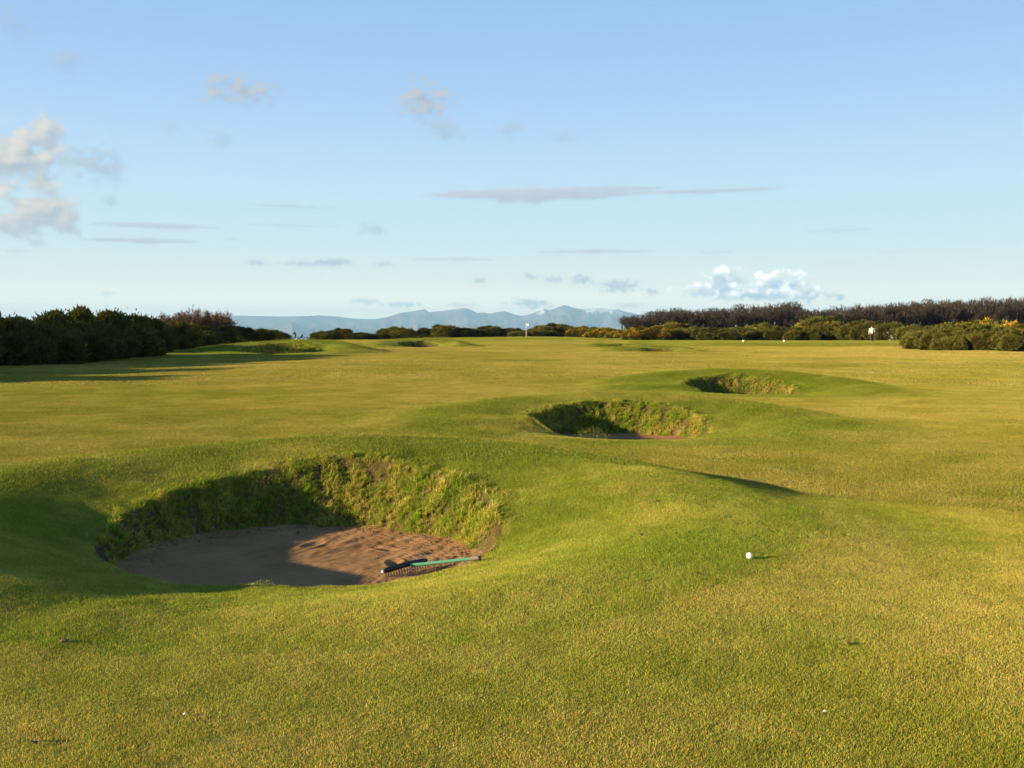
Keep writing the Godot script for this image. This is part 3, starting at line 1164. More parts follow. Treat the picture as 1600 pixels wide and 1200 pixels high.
# ---------------------------------------------------------------- people
func nets(caps: Array, cell: float, blend: float) -> ArrayMesh:
	# caps: [a, b, ra, rb]; a smooth union of tapered capsules, meshed as surface nets
	var lo := Vector3.ONE * 1e9
	var hi := -lo
	for c in caps:
		var m: float = maxf(c[2], c[3]) + 2.5 * cell
		lo = lo.min(c[0] - Vector3.ONE * m).min(c[1] - Vector3.ONE * m)
		hi = hi.max(c[0] + Vector3.ONE * m).max(c[1] + Vector3.ONE * m)
	var nx := int((hi.x - lo.x) / cell) + 2
	var ny := int((hi.y - lo.y) / cell) + 2
	var nz := int((hi.z - lo.z) / cell) + 2
	var f := PackedFloat32Array()
	f.resize(nx * ny * nz)
	f.fill(1.0)
	for c in caps:
		var a: Vector3 = c[0]
		var ab: Vector3 = c[1] - a
		var l2 := maxf(ab.length_squared(), 1e-9)
		var m: float = maxf(c[2], c[3]) + 2.5 * cell + blend
		var p0: Vector3 = (a.min(c[1]) - Vector3.ONE * m - lo) / cell
		var p1: Vector3 = (a.max(c[1]) + Vector3.ONE * m - lo) / cell
		for k in range(maxi(0, int(p0.z)), mini(nz, int(p1.z) + 1)):
			for j in range(maxi(0, int(p0.y)), mini(ny, int(p1.y) + 1)):
				for i in range(maxi(0, int(p0.x)), mini(nx, int(p1.x) + 1)):
					var p := lo + Vector3(i, j, k) * cell
					var t := clampf((p - a).dot(ab) / l2, 0.0, 1.0)
					var d: float = p.distance_to(a + ab * t) - lerpf(c[2], c[3], t)
					var at := (k * ny + j) * nx + i
					var e := f[at]
					var h := maxf(blend - absf(d - e), 0.0) / blend
					f[at] = minf(d, e) - h * h * blend * 0.25
	var index := {}
	var vs := PackedVector3Array()
	var ix := PackedInt32Array()
	var corner := [0, 1, nx, nx + 1, nx * ny, nx * ny + 1, nx * ny + nx, nx * ny + nx + 1]
	var place := [Vector3(0, 0, 0), Vector3(1, 0, 0), Vector3(0, 1, 0), Vector3(1, 1, 0), Vector3(0, 0, 1), Vector3(1, 0, 1), Vector3(0, 1, 1), Vector3(1, 1, 1)]
	var edges := [[0, 1], [2, 3], [4, 5], [6, 7], [0, 2], [1, 3], [4, 6], [5, 7], [0, 4], [1, 5], [2, 6], [3, 7]]
	for k in nz - 1:
		for j in ny - 1:
			for i in nx - 1:
				var at := (k * ny + j) * nx + i
				var inside := 0
				for q in 8:
					if f[at + corner[q]] < 0.0: inside += 1
				if inside == 0 or inside == 8:
					continue
				var sum := Vector3.ZERO
				var n := 0
				for e in edges:
					var fa := f[at + corner[e[0]]]
					var fb := f[at + corner[e[1]]]
					if (fa < 0.0) != (fb < 0.0):
						sum += place[e[0]].lerp(place[e[1]], fa / (fa - fb))
						n += 1
				index[at] = vs.size()
				vs.append(lo + (Vector3(i, j, k) + sum / n) * cell)
	var strides := [1, nx, nx * ny]
	for at in index:
		for axis in 3:
			var u: int = strides[(axis + 1) % 3]
			var v: int = strides[(axis + 2) % 3]
			var near := f[at] < 0.0
			if near == (f[at + strides[axis]] < 0.0):
				continue
			if not (index.has(at - u) and index.has(at - v) and index.has(at - u - v)):
				continue
			var q := [index[at], index[at - u], index[at - u - v], index[at - v]]
			if not near:
				q.reverse()
			for t in [[0, 2, 1], [0, 3, 2]]:
				for w in t: ix.append(q[w])
	var ns := PackedVector3Array()
	ns.resize(vs.size())
	for i in range(0, ix.size(), 3):
		var g := (vs[ix[i + 2]] - vs[ix[i]]).cross(vs[ix[i + 1]] - vs[ix[i]])
		ns[ix[i]] += g; ns[ix[i + 1]] += g; ns[ix[i + 2]] += g
	for i in ns.size(): ns[i] = ns[i].normalized()
	var arr := []
	arr.resize(Mesh.ARRAY_MAX)
	arr[Mesh.ARRAY_VERTEX] = vs
	arr[Mesh.ARRAY_NORMAL] = ns
	arr[Mesh.ARRAY_INDEX] = ix
	var m2 := ArrayMesh.new()
	m2.add_surface_from_arrays(Mesh.PRIMITIVE_TRIANGLES, arr)
	return m2

func inflate(caps: Array, by: float) -> Array:
	var out := []
	for c in caps: out.append([c[0], c[1], c[2] + by, c[3] + by])
	return out

func hand(wrist: Vector3, dir: Vector3, palm_to: Vector3) -> Array:
	# palm and five unequal, slightly curled fingers
	var caps := []
	var across := dir.cross(palm_to).normalized()
	var knuckles := wrist + dir * 0.09
	for i in 4:
		var k := knuckles + across * (i - 1.5) * 0.021
		caps.append([wrist + across * (i - 1.5) * 0.012, k, 0.016, 0.012])
		var length: float = [0.066, 0.075, 0.070, 0.055][i]
		var m := k + (dir * 0.9 + palm_to * 0.3).normalized() * length * 0.5
		caps.append([k, m, 0.0095, 0.009])
		caps.append([m, m + (dir * 0.6 + palm_to * 0.7).normalized() * length * 0.55, 0.009, 0.0075])
	var t := wrist + dir * 0.03 + across * -0.03
	var t2 := t + (dir * 0.6 - across * 0.6 + palm_to * 0.3).normalized() * 0.04
	caps.append([t, t2, 0.013, 0.011])
	caps.append([t2, t2 + (dir * 0.9 + palm_to * 0.4).normalized() * 0.032, 0.011, 0.009])
	return caps

func person(at: Vector3, turn: float, J: Dictionary, looks: Dictionary, label: String) -> void:
	var o := thing("person", at, turn)
	tag(o, label, "person", "golfers")
	var head: Vector3 = J.head
	var face: Vector3 = J.face
	var side := face.cross(Vector3.UP).normalized()
	var torso := [[J.pelvis, J.waist, 0.145, 0.135], [J.waist, J.chest, 0.135, 0.155], [J.chest + side * 0.12, J.chest - side * 0.12, 0.11, 0.11], [J.chest, J.neck, 0.12, 0.06]]
	var arms := []
	for k in ["l", "r"]:
		arms.append([J.chest, J["shoulder_" + k], 0.09, 0.075])
		arms.append([J["shoulder_" + k], J["elbow_" + k], 0.062, 0.045])
		arms.append([J["elbow_" + k], J["wrist_" + k], 0.045, 0.030])
	var legs := []
	for k in ["l", "r"]:
		legs.append([J.pelvis, J["hip_" + k], 0.13, 0.105])
		legs.append([J["hip_" + k], J["knee_" + k], 0.098, 0.062])
		legs.append([J["knee_" + k], J["ankle_" + k], 0.062, 0.042])
	var skull := [[J.neck, head - Vector3(0, 0.06, 0), 0.058, 0.055], [head + Vector3(0, 0.025, 0) - face * 0.015, head + Vector3(0, 0.02, 0) + face * 0.01, 0.092, 0.09], [head - Vector3(0, 0.05, 0) + face * 0.02, head - Vector3(0, 0.085, 0) + face * 0.05, 0.062, 0.038], [head + face * 0.092, head + face * 0.112 - Vector3(0, 0.025, 0), 0.012, 0.016],
		[head + side * 0.088 + Vector3(0, 0.015, 0), head + side * 0.09 - Vector3(0, 0.025, 0), 0.016, 0.012], [head - side * 0.088 + Vector3(0, 0.015, 0), head - side * 0.09 - Vector3(0, 0.025, 0), 0.016, 0.012]]
	var hands := []
	for k in ["l", "r"]:
		hands.append_array(hand(J["wrist_" + k], (J["wrist_" + k] - J["elbow_" + k]).normalized(), face))
	var feet := []
	for k in ["l", "r"]:
		var toe: Vector3 = J.get("toe", face)
		var heel: Vector3 = J["ankle_" + k] + Vector3(0, -0.045, 0) - toe * 0.04
		feet.append([heel, heel + toe * 0.19 - Vector3(0, 0.01, 0), 0.043, 0.036])
	var skin := plain(lin(0.46, 0.26, 0.18), 0.55)
	piece("body", nets(torso + arms + legs + skull + hands + feet, looks.cell, 0.03), skin, o)
	var shirt := inflate(torso.slice(1) if looks.tucked else torso, looks.loose) + inflate(arms, looks.loose * 0.8)
	shirt.append([J.waist, J.pelvis + Vector3(0, 0.02, 0), 0.15 + looks.loose, 0.155 + looks.loose])
	piece("jacket", nets(shirt, looks.cell, 0.05), plain(looks.top, 0.85), o)
	piece("trousers", nets(inflate(legs, 0.022) + [[J.pelvis, J.waist, 0.16, 0.14]], looks.cell, 0.04), plain(looks.legs, 0.85), o)
	for f in feet:
		piece("shoe", nets([[f[0], f[1], f[2] + 0.01, f[3] + 0.01]], 0.02, 0.02), plain(looks.shoes, 0.5), o)
	piece("hair", nets([[head + Vector3(0, 0.045, 0) - face * 0.03, head + Vector3(0, 0.05, 0) + face * 0.015, 0.098, 0.09], [head - face * 0.05 + Vector3(0, 0.03, 0), head - face * 0.055 - Vector3(0, 0.04, 0), 0.075, 0.06]], 0.016, 0.03), plain(looks.hair, 0.8), o)
	for s in [-1.0, 1.0]:
		var e := Soup.new()
		e.tube(head + side * 0.033 * s + face * 0.088 + Vector3(0, 0.008, 0), head + side * 0.033 * s + face * 0.1 + Vector3(0, 0.008, 0), 0.012, 0.006, 8, Color.WHITE, true)
		piece("eye", e.mesh(), plain(lin(0.05, 0.04, 0.03), 0.3), o)
	var lips := Soup.new()
	lips.tube(head + side * 0.024 + face * 0.094 - Vector3(0, 0.055, 0), head - side * 0.024 + face * 0.094 - Vector3(0, 0.055, 0), 0.007, 0.007, 6, Color.WHITE, true)
	piece("mouth", lips.mesh(), plain(lin(0.35, 0.13, 0.11), 0.5), o)

func trolley(at: Vector3, turn: float, label: String, bag_col: Color) -> void:
	var o := thing("golf_trolley", at, turn)
	tag(o, label, "golf trolley", "golf trolleys")
	var dark := plain(lin(0.03, 0.03, 0.035), 0.5)
	var lean := Vector3(0.0, 0.86, -0.5).normalized()
	var foot := Vector3(0, 0.2, 0.12)
	var bag := Soup.new()
	var sec := [[0.0, 0.10], [0.08, 0.125], [0.55, 0.13], [0.86, 0.12], [0.90, 0.135]]
	for i in sec.size() - 1:
		bag.tube(foot + lean * sec[i][0], foot + lean * sec[i + 1][0], sec[i][1], sec[i + 1][1], 16, Color.WHITE, true)
	piece("bag", bag.mesh(), plain(bag_col, 0.7), o)
	var pocket := Soup.new()
	pocket.tube(foot + lean * 0.12 + Vector3(0, 0.04, 0.12), foot + lean * 0.5 + Vector3(0, 0.04, 0.12), 0.08, 0.075, 12, Color.WHITE, true)
	piece("pocket", pocket.mesh(), dark, o)
	for i in 5:
		var c := Soup.new()
		var p := foot + lean * 0.88 + Vector3((i - 2) * 0.045, 0, (i % 2) * 0.05)
		var q := p + lean * (0.16 + 0.03 * (i % 3))
		c.tube(p, q, 0.007, 0.007, 6, Color.WHITE)
		c.tube(q + Vector3(-0.02, 0, 0), q + Vector3(0.06, 0.01, 0.0), 0.024, 0.03, 8, Color.WHITE, true)
		piece("club", c.mesh(), plain(lin(0.7, 0.7, 0.68), 0.3) if i == 1 else dark, o)
	var frame := Soup.new()
	frame.tube(Vector3(0, 0.12, 0.18), Vector3(0, 1.05, -0.62), 0.014, 0.014, 8, Color.WHITE, true)
	frame.tube(Vector3(-0.3, 0.15, 0.0), Vector3(0.3, 0.15, 0.0), 0.012, 0.012, 8, Color.WHITE, true)
	frame.tube(Vector3(0, 0.12, 0.18), Vector3(0, 0.15, 0.0), 0.012, 0.012, 8, Color.WHITE, true)
	frame.tube(Vector3(0, 1.05, -0.62), Vector3(0, 1.02, -0.78), 0.02, 0.02, 8, Color.WHITE, true)
	piece("frame", frame.mesh(), plain(lin(0.25, 0.25, 0.26), 0.35), o)
	for sx in [-0.31, 0.31]:
		var ring := TorusMesh.new()
		ring.inner_radius = 0.11
		ring.outer_radius = 0.15
		ring.rings = 24
		ring.ring_segments = 8
		var w := piece("wheel", ring, dark, o)
		w.position = Vector3(sx, 0.15, 0)
		w.rotation.z = PI / 2
		var hub := Soup.new()
		for k in 6:
			var a := TAU * k / 6
			hub.tube(Vector3.ZERO, Vector3(cos(a) * 0.12, 0, sin(a) * 0.12), 0.012, 0.01, 6, Color.WHITE)
		hub.tube(Vector3(0, -0.03, 0), Vector3(0, 0.03, 0), 0.03, 0.03, 10, Color.WHITE, true)
		piece("spokes", hub.mesh(), plain(lin(0.3, 0.3, 0.3), 0.4), w)

func build_people() -> void:
	# walking golfer in a white top, seen from behind
	var V := func(x, y, z): return Vector3(x, y, z)
	var walk := {"pelvis": Vector3(0, 0.95, 0), "waist": Vector3(0, 1.12, 0.01), "chest": Vector3(0, 1.34, -0.01), "neck": Vector3(0, 1.50, -0.04), "head": Vector3(0.02, 1.66, -0.07), "face": Vector3(0.25, -0.1, -0.96).normalized(), "toe": Vector3(0.1, 0, -1).normalized(),
		"shoulder_l": Vector3(-0.21, 1.41, 0), "elbow_l": Vector3(-0.30, 1.14, 0.04), "wrist_l": Vector3(-0.29, 0.90, -0.06), "shoulder_r": Vector3(0.21, 1.41, 0), "elbow_r": Vector3(0.29, 1.14, 0.05), "wrist_r": Vector3(0.30, 0.90, -0.03),
		"hip_l": Vector3(-0.09, 0.90, 0), "knee_l": Vector3(-0.12, 0.50, 0.0), "ankle_l": Vector3(-0.12, 0.10, 0.12), "hip_r": Vector3(0.09, 0.90, 0), "knee_r": Vector3(0.11, 0.50, -0.07), "ankle_r": Vector3(0.13, 0.10, -0.05)}
	var p := Vector3(40.8, 0, -109.0)
	p.y = height(p.x, p.z) + 0.0
	person(p, 0.0, walk, {"cell": 0.02, "tucked": false, "loose": 0.016, "top": lin(0.70, 0.67, 0.61), "legs": lin(0.035, 0.026, 0.022), "shoes": lin(0.03, 0.025, 0.02), "hair": lin(0.10, 0.035, 0.02)}, "golfer in loose white top and dark trousers walking away on the right")
	p = Vector3(43.3, 0, -109.5)
	p.y = height(p.x, p.z)
	trolley(p, 0.5, "dark golf bag on a trolley standing right of the golfer in white", lin(0.05, 0.04, 0.045))
	# golfer in dark clothes bending on the far left tee, another beyond the thicket
	var bend := {"pelvis": Vector3(0, 0.92, 0.05), "waist": Vector3(-0.05, 1.08, 0.0), "chest": Vector3(-0.16, 1.27, -0.04), "neck": Vector3(-0.24, 1.38, -0.05), "head": Vector3(-0.31, 1.51, -0.06), "face": Vector3(-0.9, -0.4, 0.1).normalized(), "toe": Vector3(-1, 0, 0),
		"shoulder_l": Vector3(-0.2, 1.32, 0.17), "elbow_l": Vector3(-0.42, 1.16, 0.2), "wrist_l": Vector3(-0.64, 1.12, 0.1), "shoulder_r": Vector3(-0.2, 1.32, -0.23), "elbow_r": Vector3(-0.4, 1.12, -0.2), "wrist_r": Vector3(-0.62, 1.06, -0.05),
		"hip_l": Vector3(0, 0.88, 0.14), "knee_l": Vector3(-0.08, 0.49, 0.16), "ankle_l": Vector3(-0.02, 0.10, 0.18), "hip_r": Vector3(0, 0.88, -0.04), "knee_r": Vector3(-0.06, 0.49, -0.08), "ankle_r": Vector3(0.04, 0.10, -0.12)}
	p = Vector3(-43.0, 0, -191.0)
	p.y = height(p.x, p.z)
	person(p, 0.0, bend, {"cell": 0.022, "tucked": false, "loose": 0.03, "top": lin(0.02, 0.022, 0.03), "legs": lin(0.015, 0.015, 0.018), "shoes": lin(0.6, 0.58, 0.55), "hair": lin(0.03, 0.02, 0.015)}, "golfer in dark clothes leaning forward on the far left tee")
	p = Vector3(-42.0, 0, -191.5)
	p.y = height(p.x, p.z)
	trolley(p, -1.3, "dark golf bag on a trolley beside the leaning golfer on the far left", lin(0.02, 0.025, 0.04))
	p = Vector3(-46.5, 0, -185.0)
	p.y = height(p.x, p.z)
	person(p, 0.8, walk, {"cell": 0.022, "tucked": false, "loose": 0.03, "top": lin(0.8, 0.77, 0.7), "legs": lin(0.03, 0.03, 0.035), "shoes": lin(0.05, 0.05, 0.05), "hair": lin(0.02, 0.015, 0.012)}, "dark-haired golfer in white showing above the end of the left thicket")

# crumbs of sand and turf that have rolled down the face of the nearest bunker
func build_crumbs() -> void:
	var r := RandomNumberGenerator.new()
	r.seed = 77
	var lumps := []
	for k in 3:
		var s := Soup.new()
		var ring := []
		for i in 6:
			var a := TAU * i / 6.0
			ring.append(Vector3(cos(a), r.randf_range(-0.2, 0.2), sin(a)) * r.randf_range(0.7, 1.2))
		for i in 6:
			s.tri(Vector3(0.2, 0.8, 0.1), ring[i], ring[(i + 1) % 6], Color.WHITE)
			s.tri(Vector3(0, -0.7, 0), ring[(i + 1) % 6], ring[i], Color.WHITE)
		lumps.append(s.mesh())
	var spots := []
	var b = BUNKERS[0]
	for n in 900:
		var deg := r.randf_range(-20.0, 190.0)
		var ang := deg_to_rad(deg)
		var row: PackedFloat32Array = pot_table[int(fposmod(deg, 360.0) * 0.5) % 180]
		var rho := row[0] - absf(r.randfn()) * 0.13
		if rho < 0.1 or (speck.get_noise_2d(cos(ang) * 2.0, sin(ang) * 2.0) < -0.05 and r.randf() < 0.7):
			continue
		var x: float = b[0] + cos(ang) * rho
		var z: float = b[1] - sin(ang) * rho
		var size := r.randf_range(0.003, 0.009) * (1.8 if r.randf() < 0.06 else 1.0)
		var c := Color(0.30, 0.18, 0.09).lerp(Color(0.16, 0.10, 0.05), r.randf())
		if r.randf() < 0.2:
			c = Color(0.28, 0.25, 0.06)
		spots.append([Transform3D(Basis(Vector3.UP, r.randf() * TAU).scaled(Vector3.ONE * size), Vector3(x, sand_height(b, x, z) + size * 0.3, z)), c])
	var holder := Node3D.new()
	holder.name = "turf_crumbs"
	add_child(holder)
	tag(holder, "crumbs of soil and turf along the sand's back edge", "crumbs", "", "stuff")
	scatter("crumbs", holder, lumps, spots, M.sand)

# ---------------------------------------------------------------- odds and ends on the turf
func build_litter() -> void:
	var brown := plain(lin(0.14, 0.08, 0.045), 0.8)
	var straw := plain(lin(0.5, 0.4, 0.2), 0.8)
	var soil := plain(lin(0.13, 0.095, 0.05), 0.95)
	var white := plain(lin(0.75, 0.74, 0.68), 0.7)
	var items := LITTER
	for it in items:
		var x: float = it[0]
		var z: float = it[1]
		var s := Soup.new()
		var o := thing(it[2], Vector3(x, height(x, z) + 0.012, z), it[4])
		var size: float = it[3]
		if it[2] == "fallen_leaf":
			# a curled leaf with a raised midrib
			for i in 6:
				var t0 := i / 6.0
				var t1 := (i + 1) / 6.0
				var w0 := sin(t0 * PI) * 0.38 * size
				var w1 := sin(t1 * PI) * 0.38 * size
				var y0 := 0.12 * size * sin(t0 * 4.0)
				var y1 := 0.12 * size * sin(t1 * 4.0)
				var a := Vector3((t0 - 0.5) * size, y0, 0)
				var b := Vector3((t1 - 0.5) * size, y1, 0)
				for q in [-1.0, 1.0]:
					s.quad(a, b, b + Vector3(0, w1 * 0.4, w1 * q), a + Vector3(0, w0 * 0.4, w0 * q), Color.WHITE)
			brown.cull_mode = BaseMaterial3D.CULL_DISABLED
			piece("leaf_blade", s.mesh(), brown, o)
			var stalk := Soup.new()
			stalk.tube(Vector3(size * 0.5, 0.12 * size * sin(4.0), 0), Vector3(size * 0.85, 0.0, 0.1 * size), 0.0012, 0.0009, 5, Color.WHITE)
			piece("stalk", stalk.mesh(), straw, o)
		elif it[2] == "worm_cast":
			for i in 14:
				var a := i * 1.3
				var rr := size * 0.5 * (1.0 - i / 16.0)
				var p := Vector3(cos(a) * rr, i * size * 0.018, sin(a) * rr)
				var p2 := Vector3(cos(a + 1.3) * rr * 0.9, (i + 1) * size * 0.018, sin(a + 1.3) * rr * 0.9)
				s.tube(p, p2, size * 0.11, size * 0.1, 6, Color.WHITE, true)
			piece("coil", s.mesh(), soil, o)
		else:
			var c := Vector3.ZERO
			for i in 7:
				var a0 := TAU * i / 7.0
				var a1 := TAU * (i + 1) / 7.0
				s.tri(c + Vector3(0, 0.3 * size, 0), Vector3(cos(a0), 0.15 * sin(a0 * 3.0), sin(a0) * 0.6) * size * 0.5, Vector3(cos(a1), 0.15 * sin(a1 * 3.0), sin(a1) * 0.6) * size * 0.5, Color.WHITE)
			white.cull_mode = BaseMaterial3D.CULL_DISABLED
			piece("scrap", s.mesh(), white, o)
		tag(o, it[5], it[6])

var LEFT := [
	[-24.9, -42.0, 4.2, 2.28, 0],
	[-24.3, -44.0, 4.4, 2.36, 1],
	[-23.7, -47.0, 4.4, 2.52, 2],
	[-23.9, -52.0, 5.2, 2.91, 0],
	[-23.3, -56.0, 4.5, 2.66, 3],
	[-24.7, -64.0, 3.4, 2.48, 1],
	[-26.0, -72.0, 4.3, 2.66, 2],
	[-26.7, -80.0, 4.3, 1.96, 3],
	[-27.1, -88.0, 4.1, 1.93, 0],
	[-27.4, -96.0, 3.8, 1.89, 1],
	[-28.7, -108.0, 4.0, 1.78, 2],
	[-30.6, -124.0, 3.3, 1.43, 3],
	[-22.2, -45.0, 3.3, 1.77, 3],
	[-21.8, -49.5, 4.0, 1.83, 1],
	[-22.6, -57.0, 3.0, 1.61, 0],
]
var SHRUB := [
	[-30.5, -86.0, 4.6, 3.36],
	[-29.7, -90.0, 6.0, 3.92],
	[-28.5, -94.0, 5.0, 3.70],
]
var GREENROW := [
	[-27.4, -140.0, 3.7, 1.35, 4],
	[-26.8, -150.0, 5.2, 1.87, 5],
	[-25.4, -160.0, 5.3, 1.27, 0],
	[-24.6, -176.0, 5.2, 1.19, 1],
	[-22.3, -186.0, 7.7, 2.46, 4],
	[-18.7, -190.0, 6.3, 1.87, 2],
	[-13.9, -186.0, 9.4, 2.71, 5],
	[-8.9, -190.0, 7.1, 2.12, 1],
	[-4.2, -196.0, 8.6, 2.56, 0],
	[0.3, -198.0, 6.6, 2.05, 3],
	[4.2, -184.0, 7.9, 1.70, 2],
	[8.4, -190.0, 8.9, 3.01, 5],
	[12.0, -196.0, 6.5, 2.56, 1],
	[14.3, -176.0, 7.3, 2.36, 6],
	[16.8, -166.0, 6.6, 2.05, 6],
	[17.8, -150.0, 6.0, 1.57, 6],
]
var RIGHTROW := [
	[19.1, -135.0, 6.3, 2.16, 6],
	[23.3, -142.0, 7.0, 2.68, 5],
	[25.6, -138.0, 5.2, 2.18, 2],
	[27.3, -134.0, 4.5, 1.89, 1],
	[29.2, -132.0, 4.9, 1.53, 3],
	[32.6, -136.0, 5.4, 2.17, 2],
	[35.9, -138.0, 5.7, 2.46, 4],
	[37.7, -134.0, 5.4, 2.07, 0],
	[39.6, -132.0, 4.6, 1.97, 5],
	[43.9, -136.0, 6.9, 3.35, 4],
	[46.6, -134.0, 5.4, 2.51, 2],
	[47.8, -130.0, 6.1, 2.82, 0],
	[49.4, -126.0, 5.4, 2.44, 1],
	[50.9, -120.0, 4.8, 2.31, 2],
]
var RIGHTNEAR := [
	[33.7, -76.0, 4.1, 1.95, 2],
	[35.3, -78.0, 4.4, 2.16, 0],
	[38.2, -80.0, 4.5, 2.33, 5],
	[41.3, -82.0, 4.4, 2.62, 6],
	[40.4, -76.0, 4.3, 2.10, 1],
	[41.4, -74.0, 4.4, 2.24, 3],
	[32.0, -72.0, 3.0, 1.36, 1],
	[33.5, -71.0, 3.3, 1.47, 2],
	[34.8, -70.0, 2.8, 1.56, 3],
	[35.8, -68.0, 3.2, 1.66, 0],
]
var BELT := [
	[26.4, -215.4, 6.6, 5.13, 2],
	[30.4, -215.8, 6.6, 5.98, 0],
	[34.3, -215.5, 6.6, 6.76, 1],
	[38.8, -218.4, 6.7, 6.81, 3],
	[41.0, -212.3, 6.5, 6.36, 1],
	[45.9, -217.4, 6.7, 6.82, 0],
	[47.4, -210.4, 6.5, 6.55, 0],
	[52.5, -215.9, 6.6, 7.38, 3],
	[55.7, -213.9, 6.6, 7.24, 3],
	[59.5, -213.7, 6.6, 7.92, 0],
	[64.3, -219.7, 6.7, 8.23, 3],
	[66.4, -214.2, 6.6, 6.50, 3],
	[69.9, -214.1, 6.6, 6.43, 1],
	[75.6, -219.3, 6.7, 6.98, 2],
	[76.9, -211.6, 6.5, 7.21, 2],
	[82.4, -215.7, 6.6, 7.60, 1],
	[84.8, -212.7, 6.5, 7.76, 0],
	[90.6, -219.9, 6.7, 8.32, 0],
	[93.6, -219.0, 6.7, 8.91, 0],
	[96.7, -218.7, 6.7, 8.56, 0],
	[98.1, -213.8, 6.6, 8.48, 2],
	[101.1, -212.8, 6.5, 8.49, 1],
	[104.1, -210.8, 6.5, 8.92, 0],
	[109.1, -212.9, 6.5, 8.78, 2],
	[115.1, -218.7, 6.7, 9.64, 2],
	[118.4, -218.6, 6.7, 9.63, 3],
	[120.6, -216.4, 6.6, 9.38, 0],
	[30.1, -232.6, 7.1, 5.50, 3],
	[35.0, -237.3, 7.3, 6.71, 3],
	[39.0, -233.0, 7.1, 7.31, 0],
	[42.9, -230.5, 7.1, 6.81, 3],
	[46.5, -227.7, 7.0, 7.01, 2],
	[51.1, -230.9, 7.1, 7.30, 2],
	[54.6, -227.7, 7.0, 7.99, 0],
	[60.2, -232.0, 7.1, 8.32, 2],
	[64.8, -235.3, 7.2, 8.71, 2],
	[68.7, -235.5, 7.2, 8.76, 0],
	[71.1, -228.4, 7.0, 7.03, 1],
	[76.0, -230.6, 7.1, 7.24, 3],
	[81.2, -233.6, 7.2, 7.99, 2],
	[86.3, -235.9, 7.2, 8.43, 1],
	[87.4, -229.4, 7.0, 8.16, 3],
	[90.3, -227.4, 7.0, 8.38, 1],
	[96.5, -233.3, 7.2, 8.85, 2],
	[98.0, -227.9, 7.0, 8.83, 2],
	[104.2, -232.7, 7.1, 9.40, 2],
	[107.0, -230.2, 7.1, 9.27, 3],
	[110.0, -229.2, 7.0, 9.54, 3],
	[118.8, -237.9, 7.3, 9.70, 3],
	[121.5, -234.9, 7.2, 9.67, 0],
	[125.5, -234.3, 7.2, 9.85, 2],
	[130.8, -236.5, 7.3, 9.96, 2],
	[25.5, -201.2, 6.7, 4.45, 1],
	[30.0, -205.0, 6.8, 4.90, 0],
	[33.4, -204.5, 6.8, 6.08, 1],
	[37.0, -203.9, 6.8, 5.67, 0],
	[41.0, -207.0, 6.9, 5.92, 3],
	[44.0, -202.5, 6.8, 6.16, 0],
	[47.4, -202.2, 6.7, 5.76, 2],
	[52.5, -206.8, 6.9, 6.20, 0],
	[55.3, -203.8, 6.8, 6.57, 2],
	[58.8, -204.6, 6.8, 6.72, 0],
	[61.2, -201.0, 6.7, 5.72, 0],
	[65.1, -201.3, 6.7, 5.85, 3],
	[69.2, -201.6, 6.7, 5.57, 3],
	[73.2, -203.5, 6.8, 6.44, 3],
	[76.4, -202.3, 6.7, 6.73, 2],
	[79.3, -201.0, 6.7, 7.19, 3],
	[83.2, -201.3, 6.7, 7.15, 3],
	[87.8, -203.7, 6.8, 7.20, 0],
	[91.4, -203.6, 6.8, 7.56, 3],
	[97.2, -207.7, 6.9, 7.93, 3],
	[99.3, -204.8, 6.8, 8.03, 0],
	[101.7, -201.9, 6.7, 8.10, 0],
	[108.5, -207.3, 6.9, 8.32, 2],
	[111.9, -207.6, 6.9, 8.12, 3],
	[114.2, -204.9, 6.8, 8.05, 0],
]
